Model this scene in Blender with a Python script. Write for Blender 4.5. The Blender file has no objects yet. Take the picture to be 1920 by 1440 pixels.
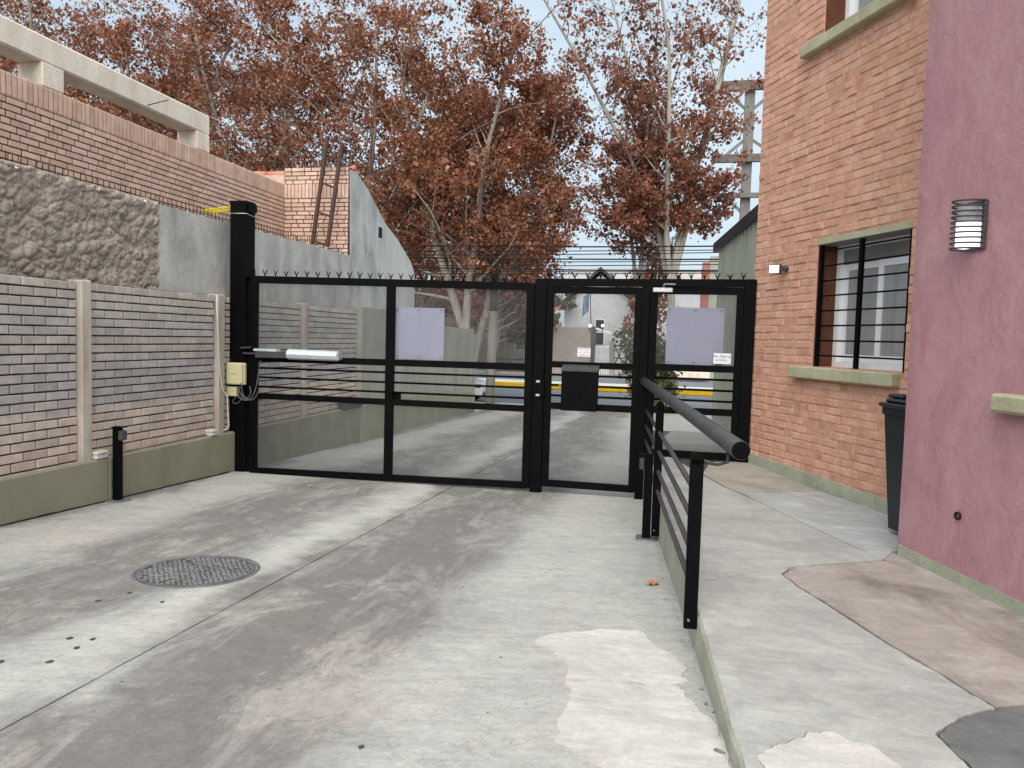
import bpy, bmesh, math, random
from mathutils import Vector, Matrix, noise
random.seed(7)
scene = bpy.context.scene
COL = scene.collection

# ------------------------------------------------------------------ camera
F, CX, CY = 1420.0, 960.0, 720.0          # focal length and centre in photo pixels (1920 x 1440)
PITCH, ROLL, CAMH, SLOPE = math.radians(-3.5), 0.028, 1.42, 0.035
_fwd = Vector((0, math.cos(PITCH), math.sin(PITCH)))
_up0 = Vector((0, -math.sin(PITCH), math.cos(PITCH)))
_r0 = Vector((1, 0, 0))
RIGHT = _r0 * math.cos(ROLL) + _up0 * math.sin(ROLL)
UP = -_r0 * math.sin(ROLL) + _up0 * math.cos(ROLL)
CAM = Vector((0, 0, CAMH))
cam_data = bpy.data.cameras.new('camera')
cam_data.sensor_fit = 'HORIZONTAL'
cam_data.sensor_width = 36
cam_data.lens = F / 1920 * 36
cam_data.clip_start = 0.05
cam_data.clip_end = 2000
cam = bpy.data.objects.new('camera', cam_data)
COL.objects.link(cam)
m = Matrix.Identity(4)
for i in range(3):
    m[i][0], m[i][1], m[i][2], m[i][3] = RIGHT[i], UP[i], -_fwd[i], CAM[i]
cam.matrix_world = m
scene.camera = cam

# ------------------------------------------------------------------ sky and sun (bright overcast)
SUN_ELEV, SUN_AZ = math.radians(46), math.radians(184)   # azimuth clockwise from +Y
world = bpy.data.worlds.new('World')
scene.world = world
world.use_nodes = True
wn, wl = world.node_tree.nodes, world.node_tree.links
wn.clear()
w_out = wn.new('ShaderNodeOutputWorld')
w_bg = wn.new('ShaderNodeBackground')
w_bg.inputs['Strength'].default_value = 0.13
w_sky = wn.new('ShaderNodeTexSky')
w_sky.sky_type = 'NISHITA'
w_sky.sun_disc = False
w_sky.sun_elevation = SUN_ELEV
w_sky.sun_rotation = SUN_AZ
w_sky.dust_density = 3
w_tc = wn.new('ShaderNodeTexCoord')
w_map = wn.new('ShaderNodeMapping')
w_map.inputs['Scale'].default_value = (1.0, 1.0, 2.6)
w_noise = wn.new('ShaderNodeTexNoise')
w_noise.inputs['Scale'].default_value = 2.2
w_noise.inputs['Detail'].default_value = 6
w_ramp = wn.new('ShaderNodeValToRGB')
w_ramp.color_ramp.elements[0].position = 0.3
w_ramp.color_ramp.elements[0].color = (2.15, 2.7, 3.12, 1)
w_ramp.color_ramp.elements[1].position = 0.75
w_ramp.color_ramp.elements[1].color = (3.3, 3.8, 4.15, 1)
w_mix = wn.new('ShaderNodeMixRGB')
w_mix.inputs['Fac'].default_value = 0.9
wl.new(w_tc.outputs['Generated'], w_map.inputs['Vector'])
wl.new(w_map.outputs['Vector'], w_noise.inputs['Vector'])
wl.new(w_noise.outputs['Fac'], w_ramp.inputs['Fac'])
wl.new(w_sky.outputs['Color'], w_mix.inputs['Color1'])
wl.new(w_ramp.outputs['Color'], w_mix.inputs['Color2'])
wl.new(w_mix.outputs['Color'], w_bg.inputs['Color'])
wl.new(w_bg.outputs['Background'], w_out.inputs['Surface'])

sun_data = bpy.data.lights.new('sun', 'SUN')
sun_data.energy = 2.3
sun_data.angle = math.radians(75)
sun_data.color = (1.0, 0.955, 0.895)
sun = bpy.data.objects.new('sun', sun_data)
COL.objects.link(sun)
_sd = Vector((math.sin(SUN_AZ) * math.cos(SUN_ELEV), math.cos(SUN_AZ) * math.cos(SUN_ELEV), math.sin(SUN_ELEV)))
sun.rotation_euler = (-_sd).to_track_quat('-Z', 'Y').to_euler()
sun.location = _sd * 30

vs = scene.view_settings
vs.view_transform = 'Standard'
vs.look = 'None'
vs.exposure = 1.0
vs.gamma = 1.0
vs.use_curve_mapping = False
scene.render.engine = 'CYCLES'

# ------------------------------------------------------------------ photo pixel -> place
def ray(px, py):
    return _fwd + RIGHT * ((px - CX) / F) - UP * ((py - CY) / F)

def proj(p):
    q = Vector(p) - CAM
    z = q.dot(_fwd)
    if z <= 0.01:
        return None
    return CX + F * q.dot(RIGHT) / z, CY - F * q.dot(UP) / z

def dz(y):
    return -SLOPE * y if y < 27 else -SLOPE * 27

def on_drive(px, py, lift=0.0):
    d = ray(px, py)
    t = (lift - CAMH) / (d.z + SLOPE * d.y)
    return CAM + d * t

WZ = [(-10, 0.42), (0, 0.02), (2.48, -0.011), (2.9, 0.028), (3.6, 0.075), (5, 0.11), (6.2, 0.146), (8, 0.192), (10, 0.2), (40, 0.2)]
def wz(y):
    for (a, za), (b, zb) in zip(WZ, WZ[1:]):
        if y <= b:
            return za + (zb - za) * (y - a) / (b - a)
    return 0.2

def on_walk(px, py, lift=0.0):
    z = 0.1
    d = ray(px, py)
    for _ in range(30):
        t = (z - CAMH) / d.z
        p = CAM + d * t
        z = 0.5 * z + 0.5 * (wz(p.y) + lift)
    return CAM + d * ((z - CAMH) / d.z)

def on_level(px, py, z):
    d = ray(px, py)
    return CAM + d * ((z - CAMH) / d.z)

class Frame:
    """vertical wall frame: s along u, n along the outward normal v, z up"""
    def __init__(self, o, u, v):
        self.o = Vector((o[0], o[1], 0))
        self.u = Vector((u[0], u[1], 0)).normalized()
        self.v = Vector((v[0], v[1], 0)).normalized()
    def P(self, s, n, z):
        return self.o + self.u * s + self.v * n + Vector((0, 0, z))
    def sz(self, px, py, n=0.0):
        d = ray(px, py)
        t = ((self.o + self.v * n) - CAM).dot(self.v) / d.dot(self.v)
        p = CAM + d * t
        return (p - self.o).dot(self.u), p.z
    def s(self, px, py, n=0.0): return self.sz(px, py, n)[0]
    def z(self, px, py, n=0.0): return self.sz(px, py, n)[1]
    def pt(self, px, py, n=0.0):
        s, z = self.sz(px, py, n)
        return self.P(s, n, z)

L = Frame((-3.416, 9.166), (.21, 1), (1, -.21))           # long wall left of the drive, s runs towards the street
G = Frame((-3.1, 9.2), (1, -.237), (-.237, -1))           # gate plane, n towards the camera
B = Frame((2.5, 7.81), (.22, -1), (-1, -.22))             # brick building, s runs towards the camera
K = Frame((2.49, 4.79), (.132, -1), (-1, -.132))          # pink wall
C = Frame((.825, 2.62), (.415, 3.51), (-3.51, .415))      # kerb between drive and ramp, n towards the drive
W0 = Frame((0, 0), (1, 0), (0, -1))
ST = Frame((0.0, 27.3), (1, -.237), (-.237, -1))          # street, n towards the camera

# ------------------------------------------------------------------ objects
ORIG = {}
def tag(o, label=None, cat=None, group=None, kind=None):
    if label: o['label'] = label
    if cat: o['category'] = cat
    if group: o['group'] = group
    if kind: o['kind'] = kind
    return o

def thing(name, loc, label, cat, group=None):
    o = bpy.data.objects.new(name, None)
    o.empty_display_size = 0.2
    o.location = Vector(loc)
    COL.objects.link(o)
    ORIG[o.name] = Vector(loc)
    return tag(o, label, cat, group)

class MB:
    def __init__(self):
        self.v, self.f, self.sm, self.mi = [], [], [], []
        self.cur = 0
    def add(self, verts, faces, smooth=False):
        b = len(self.v)
        self.v += [Vector(p) for p in verts]
        for f in faces:
            self.f.append([b + i for i in f]); self.sm.append(smooth); self.mi.append(self.cur)
    def hexa(self, p):   # 8 points: bottom 0-3, top 4-7
        self.add(p, [(3, 2, 1, 0), (4, 5, 6, 7), (0, 1, 5, 4), (1, 2, 6, 5), (2, 3, 7, 6), (3, 0, 4, 7)])
    def box(self, fr, s0, s1, n0, n1, z0, z1):
        P = fr.P
        self.hexa([P(s0, n0, z0), P(s1, n0, z0), P(s1, n1, z0), P(s0, n1, z0), P(s0, n0, z1), P(s1, n0, z1), P(s1, n1, z1), P(s0, n1, z1)])
    def cbox(self, fr, s0, s1, n0, n1, z0, z1, c=0.004):
        """box with chamfered edges"""
        bm = bmesh.new()
        bmesh.ops.create_cube(bm, size=1)
        for v in bm.verts:
            v.co = Vector(((s0 + s1) / 2 + v.co.x * abs(s1 - s0), (n0 + n1) / 2 + v.co.y * abs(n1 - n0), (z0 + z1) / 2 + v.co.z * abs(z1 - z0)))
        bmesh.ops.bevel(bm, geom=bm.edges[:], offset=c, segments=1, affect='EDGES')
        bm.verts.index_update()
        self.add([fr.P(*v.co) for v in bm.verts], [[v.index for v in f.verts] for f in bm.faces])
        bm.free()
    def bar(self, a, b, w, h=None, up=(0, 0, 1)):
        a, b = Vector(a), Vector(b)
        h = h or w
        d = (b - a).normalized()
        x = d.cross(Vector(up))
        if x.length < 1e-4: x = d.cross(Vector((0, 1, 0)))
        x.normalize(); y = x.cross(d)
        q = [(-1, -1), (1, -1), (1, 1), (-1, 1)]
        pa = [a + x * (i * w / 2) + y * (j * h / 2) for i, j in q]
        pb = [b + x * (i * w / 2) + y * (j * h / 2) for i, j in q]
        self.hexa(pa + pb)
    def tube(self, pts, rad, n=8, cap=True, smooth=True):
        pts = [Vector(p) for p in pts]
        rad = rad if isinstance(rad, (list, tuple)) else [rad] * len(pts)
        b = len(self.v)
        x = None
        for i, p in enumerate(pts):
            d = (pts[min(i + 1, len(pts) - 1)] - pts[max(i - 1, 0)])
            d = d.normalized() if d.length > 1e-9 else Vector((0, 0, 1))
            if x is None:
                x = d.orthogonal().normalized()
            else:
                x = (x - d * x.dot(d))
                x = x.normalized() if x.length > 1e-6 else d.orthogonal().normalized()
            y = d.cross(x)
            for k in range(n):
                a = 2 * math.pi * k / n
                self.v.append(p + (x * math.cos(a) + y * math.sin(a)) * rad[i])
        for i in range(len(pts) - 1):
            for k in range(n):
                k2 = (k + 1) % n
                self.f.append([b + i * n + k, b + i * n + k2, b + (i + 1) * n + k2, b + (i + 1) * n + k]); self.sm.append(smooth); self.mi.append(self.cur)
        if cap:
            self.f.append([b + k for k in range(n)][::-1]); self.sm.append(False); self.mi.append(self.cur)
            e = b + (len(pts) - 1) * n
            self.f.append([e + k for k in range(n)]); self.sm.append(False); self.mi.append(self.cur)
    def lathe(self, c, prof, n=24, axis=(0, 0, 1), smooth=True):
        """prof: (radius, height) pairs about axis through c"""
        c = Vector(c); ax = Vector(axis).normalized(); x = ax.orthogonal().normalized(); y = ax.cross(x)
        b = len(self.v)
        for r, h in prof:
            for k in range(n):
                a = 2 * math.pi * k / n
                self.v.append(c + ax * h + (x * math.cos(a) + y * math.sin(a)) * r)
        for i in range(len(prof) - 1):
            for k in range(n):
                k2 = (k + 1) % n
                self.f.append([b + i * n + k, b + i * n + k2, b + (i + 1) * n + k2, b + (i + 1) * n + k]); self.sm.append(smooth); self.mi.append(self.cur)
    def prism(self, poly, down, smooth=False):
        """poly: list of 3-D points (top face, any winding), extruded by vector down"""
        k = len(poly); poly = [Vector(p) for p in poly]; down = Vector(down)
        nrm = Vector((0, 0, 0))
        for i in range(k):
            nrm += poly[i].cross(poly[(i + 1) % k])
        if nrm.dot(down) > 0: poly = poly[::-1]
        self.add(poly + [p + down for p in poly], [list(range(k)), list(range(2 * k - 1, k - 1, -1))] + [(i, k + i, k + (i + 1) % k, (i + 1) % k) for i in range(k)])
    def build(self, name, mats, parent=None, origin=None, **tags):
        if not isinstance(mats, (list, tuple)): mats = [mats]
        if origin is None:
            xs = [p.x for p in self.v]; ys = [p.y for p in self.v]; zs = [p.z for p in self.v]
            origin = Vector(((min(xs) + max(xs)) / 2, (min(ys) + max(ys)) / 2, min(zs)))
        origin = Vector(origin)
        me = bpy.data.meshes.new(name)
        me.from_pydata([tuple(p - origin) for p in self.v], [], self.f)
        for mt in mats: me.materials.append(mt)
        me.polygons.foreach_set('use_smooth', self.sm)
        me.polygons.foreach_set('material_index', self.mi)
        me.update()
        o = bpy.data.objects.new(name, me)
        o.location = origin
        COL.objects.link(o)
        if parent is not None:
            o.parent = parent
            o.matrix_parent_inverse = Matrix.Translation(ORIG[parent.name]).inverted()
            o.matrix_parent_inverse = Matrix.Translation(-ORIG[parent.name])
        ORIG[o.name] = origin.copy() if parent is None else origin.copy()
        return tag(o, **tags)

def one(fn, name, mat, parent=None, **tags):
    mb = MB(); fn(mb)
    return mb.build(name, mat, parent, **tags)

def inst(src, parent, mtx, name=None):
    """a copy sharing mesh data, placed by a world matrix under parent"""
    o = src.copy() if isinstance(src, bpy.types.Object) else bpy.data.objects.new(name, src)
    COL.objects.link(o)
    o.parent = parent
    if parent is not None:
        o.matrix_parent_inverse = Matrix.Translation(-ORIG[parent.name])
    o.matrix_basis = mtx
    return o

# ------------------------------------------------------------------ materials
def rgb(r, g, b): return (r, g, b, 1)

def nt_new(name):
    mt = bpy.data.materials.new(name); mt.use_nodes = True
    n, l = mt.node_tree.nodes, mt.node_tree.links
    bs = n['Principled BSDF']
    return mt, n, l, bs

def pos_map(n, l, scale=(1, 1, 1), rotz=0.0):
    g = n.new('ShaderNodeNewGeometry'); mp = n.new('ShaderNodeMapping')
    mp.inputs['Scale'].default_value = scale
    if rotz:
        vr = n.new('ShaderNodeVectorRotate'); vr.rotation_type = 'Z_AXIS'; vr.inputs['Angle'].default_value = rotz
        l.new(g.outputs['Position'], vr.inputs['Vector']); l.new(vr.outputs['Vector'], mp.inputs['Vector'])
    else:
        l.new(g.outputs['Position'], mp.inputs['Vector'])
    return mp.outputs['Vector']

def noise_n(n, l, vec, scale, detail=5, rough=0.6, dist=0.0):
    t = n.new('ShaderNodeTexNoise')
    t.inputs['Scale'].default_value = scale; t.inputs['Detail'].default_value = detail
    t.inputs['Roughness'].default_value = rough; t.inputs['Distortion'].default_value = dist
    l.new(vec, t.inputs['Vector'])
    return t.outputs['Fac']

def ramp_n(n, l, fac, stops, interp='LINEAR'):
    r = n.new('ShaderNodeValToRGB'); cr = r.color_ramp; cr.interpolation = interp
    while len(cr.elements) < len(stops): cr.elements.new(0.5)
    for e, (p, c) in zip(cr.elements, stops):
        e.position = p; e.color = c if len(c) == 4 else (*c, 1)
    l.new(fac, r.inputs['Fac'])
    return r.outputs['Color']

def mix_n(n, l, fac, a, b, mode='MIX'):
    x = n.new('ShaderNodeMixRGB'); x.blend_type = mode
    for sock, v in ((x.inputs['Fac'], fac), (x.inputs['Color1'], a), (x.inputs['Color2'], b)):
        if isinstance(v, (int, float)): sock.default_value = v
        elif isinstance(v, tuple): sock.default_value = v if len(v) == 4 else (*v, 1)
        else: l.new(v, sock)
    return x.outputs['Color']

def math_n(n, l, op, a, b=None):
    x = n.new('ShaderNodeMath'); x.operation = op
    for sock, v in ((x.inputs[0], a), (x.inputs[1], b)):
        if v is None: continue
        if isinstance(v, (int, float)): sock.default_value = v
        else: l.new(v, sock)
    return x.outputs[0]

def bump_n(n, l, bs, h, strength, dist=0.01):
    b = n.new('ShaderNodeBump'); b.inputs['Strength'].default_value = strength; b.inputs['Distance'].default_value = dist
    l.new(h, b.inputs['Height']); l.new(b.outputs['Normal'], bs.inputs['Normal'])

def surf(name, dark, light, scale=4, stretch=(1, 1, 1), rotz=0.0, rough=0.85, bump=0.3, bscale=40, bdist=0.006, metallic=0.0, grain=0.25, spec=0.3, var=0.0):
    """two-tone surface with large blotches, fine grain and relief"""
    mt, n, l, bs = nt_new(name)
    v = pos_map(n, l, stretch, rotz)
    a = noise_n(n, l, v, scale, 6, 0.62, 0.3)
    c = ramp_n(n, l, a, [(0.32, dark), (0.68, light)])
    v2 = pos_map(n, l)
    g = noise_n(n, l, v2, bscale * 2.2, 3, 0.7)
    gc = ramp_n(n, l, g, [(0.3, (1 - grain,) * 3), (0.7, (1 + grain * .4,) * 3)])
    c = mix_n(n, l, 1.0, c, gc, 'MULTIPLY')
    if var:
        oi = n.new('ShaderNodeObjectInfo'); ge = n.new('ShaderNodeNewGeometry')
        s = math_n(n, l, 'FRACT', math_n(n, l, 'ADD', oi.outputs['Random'], ge.outputs['Random Per Island']))
        vc = ramp_n(n, l, s, [(0, (1 - var, 1 - var, 1 - var)), (0.5, (1, 1, 1)), (0.8, (1 + var * .5, 1 + var * .35, 1 + var * .2)), (1, (1 - var * .4, 1 - var * .55, 1 - var * .6))])
        c = mix_n(n, l, 1.0, c, vc, 'MULTIPLY')
    l.new(c, bs.inputs['Base Color'])
    bs.inputs['Roughness'].default_value = rough
    bs.inputs['Metallic'].default_value = metallic
    bs.inputs['Specular IOR Level'].default_value = spec
    if bump:
        h = noise_n(n, l, v2, bscale, 6, 0.65)
        bump_n(n, l, bs, h, bump, bdist)
    return mt

def emit(name, col, strength):
    mt, n, l, bs = nt_new(name)
    bs.inputs['Base Color'].default_value = (*col, 1)
    bs.inputs['Emission Color'].default_value = (*col, 1)
    bs.inputs['Emission Strength'].default_value = strength
    return mt

LROT = math.atan2(.21, 1)
def concrete_drive():
    mt, n, l, bs = nt_new('drive_concrete')
    v = pos_map(n, l, (1, 1, 1), LROT)           # x across the lane, y along it
    sep = n.new('ShaderNodeSeparateXYZ'); l.new(v, sep.inputs[0])
    wob = noise_n(n, l, v, 0.8, 5, 0.6)
    x = math_n(n, l, 'ADD', sep.outputs['X'], math_n(n, l, 'MULTIPLY', math_n(n, l, 'SUBTRACT', wob, 0.5), 1.2))
    fac = math_n(n, l, 'DIVIDE', math_n(n, l, 'ADD', x, 6.5), 7.5)   # lane position -6.5..1 to 0..1
    def p(t): return (t + 6.5) / 7.5
    tr = ramp_n(n, l, fac, [(p(-5.25), (0.75,) * 3), (p(-5.0), (0.12,) * 3), (p(-4.6), (0.1,) * 3), (p(-3.75), (0.95,) * 3), (p(-3.2), (0.75,) * 3), (p(-2.7), (0.0,) * 3), (p(-2.35), (0.75,) * 3), (p(-1.85), (1.0,) * 3), (p(-1.4), (0.7,) * 3), (p(-0.9), (0.0,) * 3)], 'EASE')
    vs_ = pos_map(n, l, (2.0, 0.75, 1), LROT)
    st = noise_n(n, l, vs_, 1.7, 10, 0.74, 0.7)
    st_c = ramp_n(n, l, st, [(0.32, (0.3,) * 3), (0.56, (1,) * 3)])
    thr = ramp_n(n, l, noise_n(n, l, pos_map(n, l, (22, 1.1, 1), LROT), 1.2, 8, .75, .5), [(0.34, (0.88,) * 3), (0.6, (1.05,) * 3)])
    st_c = mix_n(n, l, 1.0, st_c, thr, 'MULTIPLY')
    dirt = mix_n(n, l, 1.0, tr, st_c, 'MULTIPLY')
    fine = noise_n(n, l, pos_map(n, l, (1.5, 9, 1)), 2.2, 8, 0.72, 0.4)   # float marks across the lane
    fine_c = ramp_n(n, l, fine, [(0.28, (0.365, 0.354, 0.326)), (0.5, (0.45, 0.438, 0.405)), (0.74, (0.525, 0.51, 0.475))])
    blot = noise_n(n, l, v, 1.3, 7, 0.65, 0.8)
    base = mix_n(n, l, ramp_n(n, l, blot, [(0.4, (0, 0, 0)), (0.72, (0.6,) * 3)]), fine_c, (0.335, 0.33, 0.308))
    dirty = mix_n(n, l, noise_n(n, l, v, 3.1, 6, 0.7), (0.115, 0.112, 0.106), (0.21, 0.192, 0.174))
    c = mix_n(n, l, math_n(n, l, 'MINIMUM', math_n(n, l, 'MULTIPLY', dirt, 1.25), 0.9), base, dirty)
    pk = noise_n(n, l, pos_map(n, l, (1.6, .8, 1), LROT), 1.15, 9, 0.75, 1.0)
    pk_f = ramp_n(n, l, pk, [(0.56, (0,) * 3), (0.66, (0.45,) * 3)])
    c = mix_n(n, l, pk_f, c, (0.46, 0.405, 0.355))
    # exposed pinkish mortar in two worn places
    for (wx, wy, wr) in ((-.76, 3.05, .32), (-.74, 3.55, .22), (-3.3, 5.6, .3)):
        vd = n.new('ShaderNodeVectorMath'); vd.operation = 'DISTANCE'
        g_ = n.new('ShaderNodeNewGeometry'); l.new(g_.outputs['Position'], vd.inputs[0]); vd.inputs[1].default_value = (wx, wy, -SLOPE * wy)
        dd = math_n(n, l, 'ADD', vd.outputs['Value'], math_n(n, l, 'MULTIPLY', math_n(n, l, 'SUBTRACT', noise_n(n, l, pos_map(n, l, (1.6, .7, 1), LROT), 5, 10, .8, .8), .5), 1.5))
        mk = ramp_n(n, l, math_n(n, l, 'DIVIDE', dd, wr * 1.6), [(0.25, (0.42,) * 3), (0.7, (0,) * 3)])
        c = mix_n(n, l, mk, c, mix_n(n, l, noise_n(n, l, v, 25, 6, .75), (0.36, 0.30, 0.255), (0.62, 0.56, 0.50)))
    for sc_, lo_, hi_ in ((7, .88, 1.1), (26, .86, 1.12), (75, .90, 1.09), (220, .88, 1.08)):
        gr = noise_n(n, l, pos_map(n, l, (1, 1.8, 1), .1 * sc_), sc_, 6, 0.75, 0.5)
        c = mix_n(n, l, 1.0, c, ramp_n(n, l, gr, [(0.32, (lo_,) * 3), (0.68, (hi_,) * 3)]), 'MULTIPLY')
    # hairline cracks
    vc = n.new('ShaderNodeTexVoronoi'); vc.feature = 'DISTANCE_TO_EDGE'; vc.inputs['Scale'].default_value = .55
    wv = n.new('ShaderNodeVectorMath'); wv.operation = 'ADD'
    wn_ = n.new('ShaderNodeTexNoise'); wn_.inputs['Scale'].default_value = 2.5; wn_.inputs['Detail'].default_value = 8; wn_.inputs['Roughness'].default_value = .7; l.new(v, wn_.inputs['Vector'])
    l.new(v, wv.inputs[0]); l.new(wn_.outputs['Color'], wv.inputs[1]); l.new(wv.outputs[0], vc.inputs['Vector'])
    ckm = math_n(n, l, 'MULTIPLY', ramp_n(n, l, vc.outputs['Distance'], [(0.0, (1,) * 3), (0.004, (0,) * 3)]), ramp_n(n, l, noise_n(n, l, v, 1.0, 3), [(0.45, (0,) * 3), (0.6, (0.7,) * 3)]))
    c = mix_n(n, l, ckm, c, (0.12, 0.115, 0.105))
    for sc_, th_, col_ in ((38, .10, (0.13, 0.12, 0.11)), (70, .10, (0.36, 0.35, 0.33)), (14, .05, (0.10, 0.095, 0.09))):
        sv = n.new('ShaderNodeTexVoronoi'); sv.inputs['Scale'].default_value = sc_; l.new(pos_map(n, l, (1, .9, 1), sc_ * .1), sv.inputs['Vector'])
        gate_ = math_n(n, l, 'GREATER_THAN', sv.outputs['Color'], .62)
        c = mix_n(n, l, math_n(n, l, 'MULTIPLY', gate_, ramp_n(n, l, sv.outputs['Distance'], [(th_, (0.5,) * 3), (th_ * 2, (0,) * 3)])), c, col_)
    spk = n.new('ShaderNodeTexVoronoi'); spk.inputs['Scale'].default_value = 5.5; l.new(v, spk.inputs['Vector'])
    c = mix_n(n, l, ramp_n(n, l, spk.outputs['Distance'], [(0.045, (0.7,) * 3), (0.07, (0,) * 3)]), c, (0.09, 0.085, 0.08))
    l.new(c, bs.inputs['Base Color'])
    bs.inputs['Roughness'].default_value = 0.88
    bs.inputs['Specular IOR Level'].default_value = 0.25
    h = noise_n(n, l, pos_map(n, l, (1, 5, 1)), 22, 7, 0.7)
    bump_n(n, l, bs, h, 0.35, 0.006)
    return mt

def slab_mat(name, base, stain, amt, light):
    mt, n, l, bs = nt_new(name)
    v = pos_map(n, l)
    a = noise_n(n, l, pos_map(n, l, (1, 2.2, 1), .25), 1.5, 9, 0.72, 0.9)
    c = ramp_n(n, l, a, [(0.28, tuple(x * .8 for x in base)), (0.5, base), (0.72, light)])
    b = noise_n(n, l, pos_map(n, l, (1.3, .8, 1), -.3), 1.1, 8, 0.7, 1.2)
    c = mix_n(n, l, ramp_n(n, l, b, [(0.46, (0,) * 3), (0.66, (amt,) * 3)]), c, stain)
    sw = noise_n(n, l, pos_map(n, l, (1.2, 7, 1), .15), 2.4, 9, 0.72, 1.4)      # trowel sweeps
    c = mix_n(n, l, 1.0, c, ramp_n(n, l, sw, [(0.3, (0.86,) * 3), (0.7, (1.12,) * 3)]), 'MULTIPLY')
    for sc_, lo_, hi_ in ((9, .9, 1.08), (40, .92, 1.07), (130, .93, 1.06)):
        c = mix_n(n, l, 1.0, c, ramp_n(n, l, noise_n(n, l, v, sc_, 6, .75, .6), [(0.32, (lo_,) * 3), (0.68, (hi_,) * 3)]), 'MULTIPLY')
    vc = n.new('ShaderNodeTexVoronoi'); vc.feature = 'DISTANCE_TO_EDGE'; vc.inputs['Scale'].default_value = .6
    wv = n.new('ShaderNodeVectorMath'); wv.operation = 'ADD'
    w2 = n.new('ShaderNodeTexNoise'); w2.inputs['Scale'].default_value = 2.2; w2.inputs['Detail'].default_value = 9; w2.inputs['Roughness'].default_value = .72; l.new(v, w2.inputs['Vector'])
    l.new(v, wv.inputs[0]); l.new(w2.outputs['Color'], wv.inputs[1]); l.new(wv.outputs[0], vc.inputs['Vector'])
    ckm = math_n(n, l, 'MULTIPLY', ramp_n(n, l, vc.outputs['Distance'], [(0.0, (1,) * 3), (0.005, (0,) * 3)]), ramp_n(n, l, noise_n(n, l, v, 1.4, 3), [(0.48, (0,) * 3), (0.6, (0.6,) * 3)]))
    c = mix_n(n, l, ckm, c, (0.13, 0.125, 0.115))
    l.new(c, bs.inputs['Base Color']); bs.inputs['Roughness'].default_value = .88; bs.inputs['Specular IOR Level'].default_value = .25
    bump_n(n, l, bs, noise_n(n, l, pos_map(n, l, (1, 3, 1)), 30, 8, 0.75), 0.35, 0.005)
    return mt

def pink_plaster():
    mt, n, l, bs = nt_new('pink_plaster')
    v = pos_map(n, l, (1.5, 1.5, 1.0))
    a = noise_n(n, l, v, 2.6, 10, 0.74, 0.9)
    c = ramp_n(n, l, a, [(0.3, (0.36, 0.165, 0.186)), (0.5, (0.43, 0.215, 0.237)), (0.72, (0.505, 0.28, 0.297))])
    v2 = pos_map(n, l, (1, 1, .5))
    b = noise_n(n, l, v2, 1.4, 6, 0.7)
    c = mix_n(n, l, ramp_n(n, l, b, [(0.42, (0,) * 3), (0.72, (0.5,) * 3)]), c, (0.55, 0.32, 0.335))
    sc = noise_n(n, l, pos_map(n, l, (4, 4, 1)), 7, 9, 0.78, 1.4)
    c = mix_n(n, l, ramp_n(n, l, sc, [(0.62, (0,) * 3), (0.72, (0.6,) * 3)]), c, (0.30, 0.125, 0.15))
    l.new(c, bs.inputs['Base Color']); bs.inputs['Roughness'].default_value = 0.8
    h = noise_n(n, l, pos_map(n, l, (1.8, 1.8, 1.2)), 9, 10, 0.75, 1.0)
    bump_n(n, l, bs, h, 0.75, 0.015)
    return mt

def precast_mat():
    mt, n, l, bs = nt_new('precast_brick')
    v = pos_map(n, l)
    sep = n.new('ShaderNodeSeparateXYZ'); l.new(v, sep.inputs[0])
    wob = noise_n(n, l, v, 2.0, 4, 0.6)
    zz = math_n(n, l, 'ADD', sep.outputs['Z'], math_n(n, l, 'MULTIPLY', math_n(n, l, 'SUBTRACT', wob, .5), .12))
    zf = math_n(n, l, 'DIVIDE', zz, 2.0)
    c = ramp_n(n, l, zf, [(0.08, (0.33, 0.275, 0.245)), (0.30, (0.34, 0.295, 0.265)), (0.345, (0.265, 0.252, 0.25)), (0.5, (0.255, 0.245, 0.25)), (0.62, (0.30, 0.275, 0.26)), (0.70, (0.28, 0.27, 0.27)), (0.95, (0.34, 0.31, 0.275))])
    b = noise_n(n, l, v, 9, 7, 0.7, 0.3)
    c = mix_n(n, l, 1.0, c, ramp_n(n, l, b, [(0.3, (1.22, 1.19, 1.15)), (0.7, (1.78, 1.73, 1.66))]), 'MULTIPLY')
    oi = n.new('ShaderNodeObjectInfo'); ge = n.new('ShaderNodeNewGeometry')
    s = math_n(n, l, 'FRACT', math_n(n, l, 'ADD', oi.outputs['Random'], ge.outputs['Random Per Island']))
    c = mix_n(n, l, 1.0, c, ramp_n(n, l, s, [(0, (0.86,) * 3), (1, (1.1,) * 3)]), 'MULTIPLY')
    g = noise_n(n, l, v, 110, 3, 0.8)
    c = mix_n(n, l, 1.0, c, ramp_n(n, l, g, [(0.3, (0.82,) * 3), (0.7, (1.08,) * 3)]), 'MULTIPLY')
    l.new(c, bs.inputs['Base Color']); bs.inputs['Roughness'].default_value = 0.9; bs.inputs['Specular IOR Level'].default_value = .2
    bump_n(n, l, bs, noise_n(n, l, v, 60, 6, 0.7), 0.4, 0.005)
    return mt

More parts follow.
